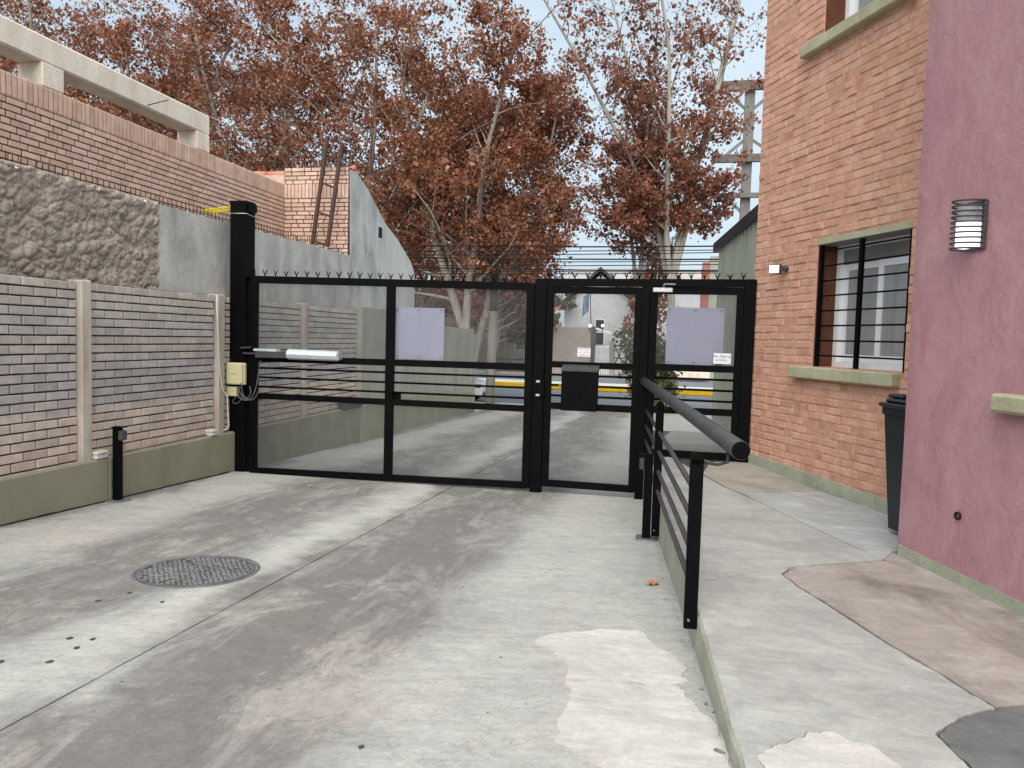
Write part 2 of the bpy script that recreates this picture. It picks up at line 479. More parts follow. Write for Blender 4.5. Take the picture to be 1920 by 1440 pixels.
def brick_mat(name, dark, light, smear, smear_amt, var):
    mt, n, l, bs = nt_new(name)
    v = pos_map(n, l)
    a = noise_n(n, l, v, 7, 7, 0.65, 0.4)
    c = ramp_n(n, l, a, [(0.3, dark), (0.7, light)])
    oi = n.new('ShaderNodeObjectInfo'); ge = n.new('ShaderNodeNewGeometry')
    s = math_n(n, l, 'FRACT', math_n(n, l, 'ADD', oi.outputs['Random'], ge.outputs['Random Per Island']))
    vc = ramp_n(n, l, s, [(0, (1 - var,) * 3), (0.35, (1, .96, .94)), (0.75, (1.06, 1.04, 1.02)), (0.88, (1 + var * .5, 1 + var * .75, 1 + var)), (1, (1 - var * .7, 1 - var * .9, 1 - var))])
    c = mix_n(n, l, 1.0, c, vc, 'MULTIPLY')
    sm = noise_n(n, l, v, 16, 8, 0.75, 0.8)
    big = noise_n(n, l, v, 1.1, 4, 0.6)
    f = math_n(n, l, 'MULTIPLY', ramp_n(n, l, sm, [(0.5, (0,) * 3), (0.66, (1,) * 3)]), ramp_n(n, l, big, [(0.38, (smear_amt * .25,) * 3), (0.65, (smear_amt,) * 3)]))
    c = mix_n(n, l, f, c, smear)
    g = noise_n(n, l, v, 120, 3, 0.8)
    c = mix_n(n, l, 1.0, c, ramp_n(n, l, g, [(0.3, (0.8,) * 3), (0.7, (1.1,) * 3)]), 'MULTIPLY')
    l.new(c, bs.inputs['Base Color']); bs.inputs['Roughness'].default_value = 0.9; bs.inputs['Specular IOR Level'].default_value = .2
    bump_n(n, l, bs, noise_n(n, l, v, 45, 7, 0.7), 0.6, 0.007)
    return mt

def leaf_mat(name, cols):
    mt, n, l, bs = nt_new(name)
    ge = n.new('ShaderNodeNewGeometry')
    c = ramp_n(n, l, ge.outputs['Random Per Island'], cols)
    l.new(c, bs.inputs['Base Color']); bs.inputs['Roughness'].default_value = 0.75
    bs.inputs['Specular IOR Level'].default_value = .2
    tr = n.new('ShaderNodeBsdfTranslucent'); l.new(c, tr.inputs['Color'])
    mx = n.new('ShaderNodeMixShader'); mx.inputs['Fac'].default_value = .42
    l.new(bs.outputs[0], mx.inputs[1]); l.new(tr.outputs[0], mx.inputs[2])
    l.new(mx.outputs[0], n['Material Output'].inputs['Surface'])
    return mt

M = {}
M['drive'] = concrete_drive()
M['joint'] = surf('joint_dirt', (0.045, 0.042, 0.036), (0.10, 0.095, 0.08), 12)
M['patch'] = slab_mat('repair_concrete', (0.56, 0.535, 0.495), (0.43, 0.395, 0.36), .6, (0.66, 0.64, 0.60))
M['walk'] = slab_mat('walk_concrete', (0.41, 0.403, 0.375), (0.285, 0.275, 0.255), .6, (0.50, 0.49, 0.46))
M['walk_grey'] = slab_mat('walk_concrete_grey', (0.41, 0.41, 0.40), (0.27, 0.27, 0.265), .6, (0.54, 0.54, 0.525))
M['walk_tan'] = slab_mat('walk_concrete_tan', (0.375, 0.34, 0.29), (0.22, 0.195, 0.165), .6, (0.45, 0.42, 0.365))
M['walk_pink'] = slab_mat('walk_concrete_pink', (0.365, 0.315, 0.28), (0.165, 0.135, 0.12), .75, (0.46, 0.41, 0.37))
M['walk_dark'] = slab_mat('walk_concrete_dark', (0.165, 0.163, 0.158), (0.10, 0.10, 0.10), .5, (0.22, 0.22, 0.21))
M['kerb'] = surf('kerb_paint', (0.30, 0.31, 0.235), (0.45, 0.46, 0.37), 3.5, stretch=(1, 1, .5), bump=.4, bscale=40)
M['plinth'] = surf('plinth_olive', (0.1984, 0.195, 0.1338), (0.2664, 0.2586, 0.1837), 2.2, stretch=(1, 1, .6), bump=.25, bscale=35, grain=.15)
M['plinth_top'] = surf('plinth_dust', (0.26, 0.22, 0.18), (0.40, 0.345, 0.29), 5)
M['precast'] = precast_mat()
M['precast_joint'] = surf('precast_joint', (0.062, 0.0527, 0.0465), (0.1054, 0.0899, 0.0806), 8)
M['pillar'] = surf('precast_pillar', (0.3564, 0.297, 0.2442), (0.5544, 0.495, 0.4224), 5, stretch=(1, 1, .3), bump=.5, bscale=50)
M['stucco'] = surf('stucco_rough', (0.254, 0.2115, 0.1694), (0.4445, 0.3818, 0.3189), 5, bump=.7, bscale=45, bdist=.012, grain=.3)
M['bare'] = surf('bare_concrete', (0.34, 0.33, 0.305), (0.60, 0.585, 0.555), 2.4, stretch=(1, 1, .5), bump=.5, bscale=24, bdist=.01, grain=.28)
M['bluish'] = surf('bluish_concrete', (0.31, 0.322, 0.318), (0.64, 0.645, 0.63), 2.6, stretch=(1, 1, .5), bump=.5, bscale=24, bdist=.01, grain=.3)
M['white_render'] = surf('white_render', (0.432, 0.432, 0.4212), (0.6048, 0.5994, 0.5832), 1.8, stretch=(1, 1, .35), bump=.3, bscale=30)
M['rbrick'] = brick_mat('terrace_brick', (0.5249, 0.3481, 0.2742), (0.6956, 0.4984, 0.4012), (0.55, 0.45, 0.39), .4, .17)
M['rjoint'] = surf('terrace_joint', (0.0468, 0.0275, 0.022), (0.0825, 0.0523, 0.044), 10)
M['bbrick'] = brick_mat('building_brick', (0.5137, 0.2643, 0.1801), (0.7278, 0.4295, 0.3153), (0.66, 0.48, 0.375), .85, .13)
M['bjoint'] = surf('building_mortar', (0.4509, 0.2239, 0.1449), (0.7215, 0.3898, 0.2657), 9, bump=.6, bscale=50)
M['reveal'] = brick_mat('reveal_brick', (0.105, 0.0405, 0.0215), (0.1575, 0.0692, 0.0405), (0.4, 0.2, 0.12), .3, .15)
M['cream'] = surf('cream_concrete', (0.6791, 0.5578, 0.4549), (0.86, 0.7823, 0.667), 3.5, stretch=(1, 1, .25), bump=.4, bscale=30)
M['sill'] = surf('sill_green', (0.3564, 0.3348, 0.2106), (0.4968, 0.4752, 0.324), 5, bump=.35, bscale=45)
M['skirt'] = surf('skirting_green', (0.3, 0.32, 0.235), (0.44, 0.455, 0.35), 4, bump=.4, bscale=40)
M['pink'] = pink_plaster()
M['black'] = surf('black_paint', (0.0012, 0.0013, 0.0017), (0.003, 0.003, 0.0034), 6, rough=.55, bump=.12, bscale=90, grain=.15, spec=.08)
M['pipe'] = surf('worn_black_paint', (0.04, 0.04, 0.041), (0.065, 0.064, 0.064), 9, rough=.5, bump=.15, bscale=90, spec=.4)
M['mesh'] = surf('expanded_metal', (0.07, 0.07, 0.072), (0.13, 0.13, 0.132), 9, rough=.5, bump=0, spec=.4)
M['plate'] = surf('galvanised_plate', (0.16, 0.165, 0.17), (0.28, 0.285, 0.29), 20, rough=.5, metallic=.5)
M['sheet'] = surf('sign_back', (0.58, 0.60, 0.80), (0.66, 0.68, 0.86), 2.5, rough=.35, bump=.05, grain=.06)
M['paper'] = surf('paper', (0.72, 0.73, 0.76), (0.82, 0.83, 0.85), 10, rough=.7, bump=0, grain=.05)
M['red_ink'] = surf('red_ink', (0.45, 0.14, 0.13), (0.5, 0.18, 0.17), 10, bump=0)
M['grey_ink'] = surf('grey_ink', (0.16, 0.17, 0.2), (0.24, 0.25, 0.28), 10, bump=0)
M['silver'] = surf('silver_metal', (0.5, 0.5, 0.5), (0.62, 0.62, 0.62), 15, rough=.38, metallic=.7, bump=.05)
M['alu'] = surf('pale_aluminium', (0.50, 0.57, 0.60), (0.60, 0.67, 0.70), 8, rough=.4, metallic=.25, bump=.05)
M['darkgrey'] = surf('dark_grey_plastic', (0.04, 0.045, 0.05), (0.07, 0.075, 0.08), 8, rough=.5, bump=.05)
M['beige'] = surf('beige_plastic', (0.53, 0.49, 0.29), (0.62, 0.575, 0.36), 9, rough=.5, bump=.08)
M['white_pl'] = surf('white_plastic', (0.46, 0.46, 0.42), (0.64, 0.64, 0.60), 14, rough=.5, bump=.1)
M['cable'] = surf('grey_cable', (0.10, 0.10, 0.10), (0.18, 0.18, 0.18), 10, rough=.5, bump=0)
M['yellow'] = surf('yellow_cable', (0.62, 0.5, 0.02), (0.75, 0.62, 0.04), 10, rough=.5, bump=0)
M['white_frame'] = surf('white_pvc', (0.797, 0.8367, 0.8766), (0.88, 0.88, 0.88), 6, rough=.4, bump=.0, grain=.04)
M['glass'] = surf('window_glass', (0.27, 0.28, 0.28), (0.36, 0.37, 0.365), 1.2, stretch=(6, 6, .3), rough=.08, bump=0, grain=0, spec=.6)
M['blind'] = surf('blind_box', (0.21, 0.21, 0.20), (0.28, 0.28, 0.27), 4, rough=.6, bump=.05)
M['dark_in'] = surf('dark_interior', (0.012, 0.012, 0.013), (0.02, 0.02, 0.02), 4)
M['bin'] = surf('bin_plastic', (0.012, 0.016, 0.018), (0.022, 0.027, 0.03), 6, rough=.45, bump=.1, bscale=120, spec=.4)
M['iron'] = surf('cast_iron', (0.117, 0.1125, 0.1125), (0.216, 0.207, 0.2115), 9, rough=.65, bump=.4, bscale=70, metallic=.2)
M['iron_low'] = surf('cast_iron_recess', (0.045, 0.042, 0.042), (0.075, 0.07, 0.07), 9, rough=.85)
M['rust'] = surf('rusty_steel', (0.045, 0.022, 0.017), (0.085, 0.04, 0.03), 12, rough=.7, bump=.3)
M['tile'] = surf('clay_tile', (0.46, 0.19, 0.13), (0.60, 0.27, 0.19), 9)
M['lamp_on'] = emit('lamp_glow', (0.93, 0.98, 1.0), 0.95)
M['led'] = emit('floodlight_glow', (0.95, 0.98, 1.0), 0.9)
M['globe'] = emit('globe_glow', (1.0, 0.98, 0.94), 1.2)
M['diffuser'] = surf('lamp_diffuser', (0.45, 0.465, 0.465), (0.66, 0.675, 0.675), 8, rough=.3, bump=0)
M['bracket'] = surf('lamp_metal', (0.0448, 0.0416, 0.0432), (0.08, 0.0752, 0.0768), 10, rough=.5)
M['shed'] = surf('green_sheeting', (0.3055, 0.325, 0.26), (0.403, 0.4225, 0.3575), 2, stretch=(1, 1, .25), rough=.6, bump=.1)
M['shed_red'] = surf('red_wall', (0.30, 0.10, 0.075), (0.39, 0.15, 0.12), 3)
M['roofblack'] = surf('black_fascia', (0.012, 0.013, 0.016), (0.025, 0.026, 0.03), 4, rough=.5)
M['rendered'] = surf('olive_render', (0.2875, 0.2818, 0.23), (0.3852, 0.3737, 0.3162), 2.2, stretch=(1, 1, .3), bump=.25, bscale=30)
M['rendered_low'] = surf('olive_render_low', (0.2472, 0.2472, 0.1667), (0.322, 0.322, 0.23), 2.5, stretch=(1, 1, .5), bump=.25, bscale=30)
M['asphalt'] = surf('asphalt', (0.155, 0.165, 0.185), (0.21, 0.22, 0.24), 1.2, stretch=(.2, 1, 1), bump=.3, bscale=60)
M['pave'] = surf('pavement', (0.30, 0.27, 0.245), (0.44, 0.40, 0.37), 1.5, bump=.3)
M['earth'] = surf('earth', (0.16, 0.13, 0.10), (0.26, 0.22, 0.175), .7, bump=.4)
M['kerb_yellow'] = surf('yellow_paint', (0.60, 0.36, 0.012), (0.72, 0.45, 0.02), 3, bump=.1)
M['kerb_white'] = surf('white_paint', (0.60, 0.58, 0.54), (0.75, 0.73, 0.69), 3, bump=.1)
M['house'] = surf('white_house', (0.572, 0.5863, 0.6006), (0.715, 0.7293, 0.7436), 1.5, bump=.2)
M['house_tan'] = surf('tan_wall', (0.30, 0.265, 0.225), (0.38, 0.34, 0.295), 1.5, bump=.2)
M['roof'] = surf('dark_roof', (0.06, 0.058, 0.056), (0.10, 0.095, 0.09), 3)
M['pale_roof'] = surf('pale_roof', (0.52, 0.50, 0.49), (0.62, 0.60, 0.59), 2)
M['flag'] = surf('blue_flag', (0.16, 0.24, 0.36), (0.24, 0.33, 0.44), 3, bump=0)
M['wood_pole'] = surf('pole_wood', (0.05, 0.042, 0.034), (0.095, 0.08, 0.065), 4, stretch=(1, 1, .2), bump=.5)
M['pole_low'] = surf('pole_concrete', (0.22, 0.205, 0.175), (0.30, 0.285, 0.245), 4, stretch=(1, 1, .2), bump=.4)
M['steel'] = surf('grey_steel', (0.162, 0.156, 0.144), (0.228, 0.222, 0.207), 3, stretch=(1, 1, .3), rough=.6, bump=.2)
M['steel_rust'] = surf('stained_steel', (0.091, 0.077, 0.07), (0.189, 0.168, 0.154), 2, rough=.7)
M['wire'] = surf('black_wire', (0.012, 0.012, 0.012), (0.022, 0.022, 0.022), 5, bump=0)
M['car'] = surf('white_car_paint', (0.62, 0.63, 0.64), (0.68, 0.69, 0.70), 3, rough=.25, bump=0, grain=0, spec=.6)
M['tyre'] = surf('tyre_rubber', (0.012, 0.012, 0.012), (0.025, 0.025, 0.025), 8)
M['bark'] = surf('plane_bark', (0.264, 0.2365, 0.1925), (0.517, 0.4895, 0.429), 3.5, stretch=(1, 1, .5), bump=.6, bscale=18, bdist=.02)
M['bark_d'] = surf('brown_bark', (0.14, 0.12, 0.10), (0.30, 0.27, 0.23), 4, stretch=(1, 1, .5), bump=.6, bscale=18, bdist=.02)
M['leaf'] = leaf_mat('brown_leaf', [(0, (0.141, 0.048, 0.027)), (.3, (0.247, 0.090, 0.049)), (.6, (0.335, 0.137, 0.076)), (.82, (0.423, 0.199, 0.119)), (.94, (0.495, 0.276, 0.180)), (1, (0.548, 0.359, 0.254))])
M['leaf2'] = leaf_mat('dull_brown_leaf', [(0, (0.140, 0.051, 0.033)), (.4, (0.254, 0.099, 0.061)), (.8, (0.347, 0.156, 0.100)), (1, (0.489, 0.281, 0.194))])
M['leaf_g'] = leaf_mat('green_leaf', [(0, (0.045, 0.06, 0.02)), (.5, (0.085, 0.105, 0.04)), (.85, (0.14, 0.13, 0.055)), (1, (0.22, 0.14, 0.06))])
M['fallen'] = surf('dry_leaf', (0.42, 0.19, 0.085), (0.6, 0.33, 0.17), 40, rough=.7, bump=.3)
M['stone'] = surf('pebble', (0.10, 0.09, 0.08), (0.2, 0.19, 0.17), 30)
M['oil'] = surf('oil_spot', (0.045, 0.043, 0.042), (0.08, 0.076, 0.074), 30, rough=.6, bump=0)

# ================================================================== THE SETTING
def jitter_line(a, b, step, amp, rnd):
    a, b = Vector(a), Vector(b)
    k = max(1, int((b - a).length / step))
    nrm = Vector((-(b - a).y, (b - a).x, 0)).normalized()
    return [a.lerp(b, i / k) + nrm * (rnd.uniform(-amp, amp) if i else 0) for i in range(k)]

def jitter_poly(pts, step=.16, amp=.005, seed=0):
    rnd = random.Random(seed)
    out = []
    for i in range(len(pts)):
        out += jitter_line(pts[i], pts[(i + 1) % len(pts)], step, amp, rnd)
    return out

def jag(pts, amp, seed, octs=4):
    """midpoint-displaced outline, like a broken concrete edge"""
    rnd = random.Random(seed)
    for o in range(octs):
        out = []
        for i in range(len(pts)):
            a, b = pts[i], pts[(i + 1) % len(pts)]
            out.append(a)
            ln = (b - a).length
            if ln > .018:
                nn = Vector((-(b - a).y, (b - a).x, 0)).normalized()
                out.append(a.lerp(b, rnd.uniform(.4, .6)) + nn * rnd.uniform(-1, 1) * min(ln * .13, amp))
        pts = out; amp *= .62
    return pts

def inset(pts, d):
    k = len(pts)
    area = sum(pts[i].x * pts[(i + 1) % k].y - pts[(i + 1) % k].x * pts[i].y for i in range(k))
    sg = 1 if area > 0 else -1
    out = []
    for i in range(k):
        p0, p1, p2 = pts[i - 1], pts[i], pts[(i + 1) % k]
        e1 = (p1 - p0); e1.z = 0; e2 = (p2 - p1); e2.z = 0
        e1.normalize(); e2.normalize()
        n1 = Vector((-e1.y, e1.x, 0)) * sg; n2 = Vector((-e2.y, e2.x, 0)) * sg
        nn = (n1 + n2)
        if nn.length < 1e-4: nn = n1
        nn.normalize()
        k_ = d / max(.4, nn.dot(n1))
        out.append(p1 + nn * k_)
    return out

def sheet(name, pts, zfun, mat, parent, thick=.02, lift=0.0, cuts=(), tags=None):
    bm = bmesh.new()
    f = bm.faces.new([bm.verts.new((p.x, p.y, 0)) for p in pts])
    bmesh.ops.triangulate(bm, faces=[f])
    for c in cuts:
        bmesh.ops.bisect_plane(bm, geom=bm.verts[:] + bm.edges[:] + bm.faces[:], plane_co=(0, c, 0), plane_no=(0, 1, 0))
    bmesh.ops.recalc_face_normals(bm, faces=bm.faces[:])
    if bm.faces and sum(fc.normal.z for fc in bm.faces) < 0:
        bmesh.ops.reverse_faces(bm, faces=bm.faces[:])
    edges = [e for e in bm.edges if e.is_boundary]
    r = bmesh.ops.extrude_edge_only(bm, edges=edges)
    low = {g for g in r['geom'] if isinstance(g, bmesh.types.BMVert)}
    for v in bm.verts:
        v.co.z = zfun(v.co.y) + lift - (thick if v in low else 0)
    bmesh.ops.recalc_face_normals(bm, faces=bm.faces[:])
    mb = MB()
    bm.verts.index_update()
    mb.add([v.co.copy() for v in bm.verts], [[v.index for v in fc.verts] for fc in bm.faces])
    # make sure the top faces up
    bm.free()
    o = mb.build(name, mat, parent)
    if tags: tag(o, **tags)
    return o

gr = MB()
gr.add([(-400, -100, -1.2), (400, -100, -1.2), (400, 700, -1.2), (-400, 700, -1.2)], [(0, 1, 2, 3)])
gr.build('ground', M['earth'], kind='structure')

# ---- driveway: a dark bed with concrete slabs on it
drv = MB()
dp = [L.P(-14, -.4, 0), L.P(-14, 8, 0), L.P(17.5, 8.5, 0), L.P(17.5, -.4, 0)]
drv.add([(p.x, p.y, dz(p.y) - .022) for p in dp], [(0, 1, 2, 3)])
driveway = drv.build('driveway', M['joint'], kind='structure')
NJ = 2.83                                             # joint along the lane
sR = [-14, -6.2, ((on_drive(1050, 1001) - L.o).dot(L.u)), 2.6, 7.5, 12.4, 17.3]
sL = [-14, -6.9, ((on_drive(312, 955) - L.o).dot(L.u)), 2.4, 6.9, 12.0, 17.3]
def skew(s, n):                                       # cross joints run parallel to the gate
    return L.P(s, n, 0)
for j, (cols, rows) in enumerate((((-.3, NJ), sL), ((NJ, 8.2), sR))):
    for i, (a, b) in enumerate(zip(rows, rows[1:])):
        q = [skew(a, cols[0]), skew(a, cols[1]), skew(b, cols[1]), skew(b, cols[0])]
        q = jitter_poly(inset(q, .0055), .12, .0035, seed=i + 10 * j)
        sheet('concrete_slab', q, dz, M['drive'], driveway)

def px_poly(pix, fn, step=.06, amp=.006, seed=0, ins=.0):
    pts = [Vector((fn(*p).x, fn(*p).y, 0)) for p in pix]
    if ins: pts = inset(pts, ins)
    return jitter_poly(pts, step, amp, seed)

# light repair patches in the drive
P1 = [(1002, 1204), (1030, 1190), (1120, 1180), (1195, 1182), (1222, 1205), (1262, 1226), (1290, 1255), (1278, 1270), (1292, 1278), (1225, 1284), (1150, 1277), (1060, 1275), (1064, 1256), (1058, 1238)]
P2 = [(1060, 1277), (1150, 1279), (1225, 1286), (1272, 1288), (1310, 1330), (1345, 1362), (1364, 1400), (1374, 1470), (1240, 1500), (1090, 1420), (1038, 1388), (1044, 1350), (1068, 1312), (1072, 1300)]
for k_, PP in ((1, P1), (2, P2)):
    pp_ = jag([Vector((on_drive(*p).x, on_drive(*p).y, 0)) for p in PP], .022, k_)
    sheet('patch_crack', jitter_poly([p + Vector((.003, .004, 0)) for p in pp_], .5, .0, 60 + k_), dz, M['joint'], driveway, .006, .0015)
    sheet('repair_patch', pp_, dz, M['patch'], driveway, .01, .004)
# dark drips left of the joint
for i, (px, py, r) in enumerate([(131, 1197, .02), (174, 1199, .018), (144, 1215, .018), (94, 1241, .022), (2, 1241, .02), (184, 1127, .02), (243, 1112, .02), (304, 1129, .018), (678, 1401, .016), (474, 1061, .03), (470, 1064, .025)]):
    c = on_drive(px, py)
    rnd = random.Random(i)
    q = [Vector((c.x + r * rnd.uniform(.7, 1.2) * math.cos(a * .7), c.y + r * 1.3 * rnd.uniform(.7, 1.2) * math.sin(a * .7), 0)) for a in range(9)]
    q = [c.copy().to_2d().to_3d() + (p_ - c.to_2d().to_3d()) * .75 for p_ in q]
    sheet('oil_spot', q, dz, M['oil'], driveway, .003, .003)

# ---- walkway ramp on the right of the kerb
WC = (2.48, 2.9, 3.6, 5, 6.2, 8, 10)
wk = MB()
wp = [C.P(-2.2, -.02, 0), C.P(-2.2, -3.2, 0), C.P(8, -4.5, 0), C.P(8, -.02, 0)]
bed = sheet('walkway_ramp', wp, wz, M['joint'], None, .3, -.02, WC, dict(kind='structure'))
def wpoly(pix): return [Vector((on_walk(*p).x, on_walk(*p).y, 0)) for p in pix]
jl = [(1317, 890), (1362, 915), (1421, 940), (1508, 982), (1567, 1009), (1657, 1050)]
edge_far = [C.P(s, -.11, 0) for s in (4.35, 1.55)]
edge_near = [C.P(s, -.11, 0) for s in (1.55, -2.1)]
cr = wpoly([(1478, 1064)])[0]
gate_r = Vector((B.P(0, 0, 0).x, B.P(0, 0, 0).y, 0))
W = [Vector((p.x, p.y, 0)) for p in (C.P(5.6, -.06, 0), C.P(1.55, -.06, 0))]
far_slab = W + [cr] + wpoly([(1490, 1062)]) + wpoly(jl[::-1])
far_slab += [Vector((G.P(4.95, .0, 0).x, G.P(4.95, .0, 0).y, 0))]
sheet('walk_slab', jitter_poly(inset(far_slab, .004), .15, .003, 31), wz, M['walk'], bed, .02, 0, WC)
near_slab = [Vector((p.x, p.y, 0)) for p in (C.P(1.55, -.06, 0), C.P(-2.1, -.06, 0), C.P(-2.1, -1.6, 0))]
near_slab += wpoly([(1822, 1442), (1756, 1378), (1800, 1346), (1868, 1329), (1818, 1300), (1735, 1248), (1650, 1198), (1560, 1140), (1495, 1100), (1466, 1077)]) + [cr]
sheet('walk_slab', jag(inset(near_slab, .004), .007, 32, 4), wz, M['walk'], bed, .02, 0, WC)
tan_slab = wpoly([(1317, 889), (1362, 914), (1391, 925), (1540, 921), (1403, 866), (1330, 866)])
sheet('walk_slab', jitter_poly(inset(tan_slab, .004), .15, .003, 33), wz, M['walk_tan'], bed, .02, 0, WC)
grey_slab = wpoly([(1391, 925), (1421, 940), (1508, 982), (1567, 1009), (1657, 1050)]) + [Vector((K.P(-.05, -.02, 0).x, K.P(-.05, -.02, 0).y, 0)), Vector((K.P(-.05, -.9, 0).x, K.P(-.05, -.9, 0).y, 0)), Vector((B.P(2.75, -.05, 0).x, B.P(2.75, -.05, 0).y, 0))] + wpoly([(1540, 921)])
sheet('walk_slab', jitter_poly(inset(grey_slab, .004), .15, .003, 34), wz, M['walk_grey'], bed, .02, 0, WC)
kp = lambda s, n: Vector((K.P(s, n, 0).x, K.P(s, n, 0).y, 0))
pink_slab = wpoly([(1466, 1077), (1490, 1063), (1657, 1051)]) + [kp(-.04, 0), kp(.2, -.03), kp(1.9, -.03)] + wpoly([(1925, 1322), (1868, 1328), (1818, 1299), (1735, 1247), (1650, 1197), (1560, 1139), (1495, 1099)])
sheet('walk_slab', jag(inset(pink_slab, .006), .008, 35, 5), wz, M['walk_pink'], bed, .02, 0, WC)
dark_slab = wpoly([(1756, 1378), (1800, 1347), (1868, 1330), (1926, 1323)]) + [kp(1.95, -.03), kp(4, -.03)] + wpoly([(2100, 1620), (1900, 1520), (1822, 1442)])
sheet('walk_slab', jag(inset(dark_slab, .008), .012, 36, 5), wz, M['walk_dark'], bed, .02, 0, WC)
lp = wpoly([(1420, 1418), (1450, 1400), (1485, 1390), (1515, 1374), (1560, 1372), (1590, 1390), (1640, 1402), (1690, 1440), (1700, 1480), (1440, 1480)])
lp = jag(lp, .02, 44)
sheet('patch_crack', [p + Vector((-.003, .004, 0)) for p in lp], wz, M['walk_dark'], bed, .006, .0015, WC)
sheet('repair_patch', lp, wz, M['patch'], bed, .01, .004, WC)
beyond = [Vector((p.x, p.y, 0)) for p in (C.P(5.62, -.11, 0), G.P(4.97, -.02, 0), G.P(6.2, -.02, 0), G.P(6.2, -1.1, 0), G.P(4.75, -1.1, 0))]
sheet('walk_slab', inset(beyond, .004), wz, M['walk_tan'], bed, .02, 0, WC)
beyond2 = [Vector((p.x, p.y, 0)) for p in (G.P(4.75, -1.1, 0), G.P(6.2, -1.1, 0), G.P(6.6, -2.4, 0), G.P(4.9, -2.4, 0))]
sheet('walk_slab', inset(beyond2, .004), wz, M['walk'], bed, .02, 0, WC)

# ---- kerb of the ramp: painted face, worn concrete edge
kb = MB()
rk = random.Random(4)
st = [-2.2 + .09 * i for i in range(int(10.2 / .09))]
top = []
for s in st:
    y = C.P(s, 0, 0).y
    worn = max(0, (1.2 - s)) * .006
    n0 = rk.uniform(-1, 1) * (.002 + worn)
    zt = wz(y) + .002 - abs(rk.gauss(0, 1)) * worn * .5
    top.append((s, min(0, n0), zt, y))
for i in range(len(top) - 1):
    (s, na, za, ya), (s2, nb, zb, yb) = top[i], top[i + 1]
    kb.cur = 0
    kb.add([C.P(s, -.11, wz(ya) + .002), C.P(s2, -.11, wz(yb) + .002), C.P(s2, nb - .012, zb), C.P(s, na - .012, za)], [(0, 1, 2, 3)])
    kb.cur = 1
    kb.add([C.P(s, na - .012, za), C.P(s2, nb - .012, zb), C.P(s2, nb, zb - .02), C.P(s, na, za - .02)], [(0, 1, 2, 3)])
    kb.add([C.P(s, na, za - .02), C.P(s2, nb, zb - .02), C.P(s2, 0, -.9), C.P(s, 0, -.9)], [(0, 1, 2, 3)])
kb.cur = 1
kb.add([C.P(7.9, -.11, .2), C.P(7.9, 0, .2), C.P(7.9, 0, -.9), C.P(7.9, -.11, -.9)], [(0, 1, 2, 3)])
kb.build('ramp_kerb', [M['walk'], M['kerb']], kind='structure')

# ---- street beyond the gate
sw = MB(); sw.box(ST, -60, 60, 0, 4.2, -1.19, -.955); sw.build('near_pavement', M['pave'], kind='structure')
rd = MB(); rd.box(ST, -120, 120, -24, -.002, -1.195, -1.06); rd.build('street_road', M['asphalt'], kind='structure')
fp = MB(); fp.box(ST, -120, 120, -34, -24.002, -1.19, -.93); fp.build('far_pavement', M['pave'], kind='structure')
md = MB(); md.cbox(ST, -120, 120, -10.6, -10.0, -1.058, -.80, .03); md.build('median_kerb', M['kerb_yellow'], kind='structure')
md = MB(); md.cbox(ST, -120, 120, -12.4, -10.61, -1.058, -.79, .03); md.build('median_strip', M['kerb_white'], kind='structure')

# ================================================================== LEFT SIDE
brick_mesh_cache = {}
def brick_mesh(mat, ch=(.02, .09)):
    """unit brick, -0.5..0.5 along x and z, 0..1 along y (outwards), front edges chamfered"""
    key = (mat.name, ch)
    if key in brick_mesh_cache: return brick_mesh_cache[key]
    cx, cz = ch
    v = [(-.5, 0, -.5), (.5, 0, -.5), (.5, 0, .5), (-.5, 0, .5),
         (-.5, .75, -.5), (.5, .75, -.5), (.5, .75, .5), (-.5, .75, .5),
         (-.5 + cx, 1, -.5 + cz), (.5 - cx, 1, -.5 + cz), (.5 - cx, 1, .5 - cz), (-.5 + cx, 1, .5 - cz)]
    f = [(8, 11, 10, 9)]
    for a, b in ((0, 4), (4, 8)):
        for i in range(4):
            j = (i + 1) % 4
            f.append((a + i, b + i, b + j, a + j))
    me = bpy.data.meshes.new('brick')
    me.from_pydata(v, [], f)
    me.materials.append(mat)
    me.update()
    brick_mesh_cache[key] = me
    return me

def lay_bricks(parent, fr, bricks, mat, ch=(.02, .09), cap=300, name='brick', used=0, seed=0):
    """bricks: (s centre, z centre, length, height, n back, n front, tilt); the largest in view are parts, the rest one mesh"""
    me = brick_mesh(mat, ch)
    rated = []
    for b in bricks:
        p = fr.P(b[0], b[5], b[1]); q = proj(p)
        d = (p - CAM).length
        vis = q is not None and -30 < q[0] < 1950 and -30 < q[1] < 1470 and b[7] if len(b) > 7 else (q is not None and -30 < q[0] < 1950 and -30 < q[1] < 1470)
        rated.append((0 if vis else 1, d / math.sqrt(b[2] * b[3]), b))
    rated.sort(key=lambda r: (r[0], r[1]))
    rest = MB()
    rnd = random.Random(seed)
    for i, (vis, d, b) in enumerate(rated):
        s, z, ln, h, n0, n1, tl = b[:7]
        m3 = Matrix((fr.u, fr.v, Vector((0, 0, 1)))).transposed().to_4x4()
        mt = Matrix.Translation(fr.P(s, n0, z)) @ m3 @ Matrix.Rotation(tl, 4, 'Y') @ Matrix.Diagonal((ln, n1 - n0, h, 1))
        if vis == 0 and i < cap:
            inst(me, parent, mt, name)
        else:
            rest.add([mt @ v.co for v in me.vertices], [list(p.vertices) for p in me.polygons])
    if rest.v:
        rest.build('brickwork', mat, parent, kind='stuff')

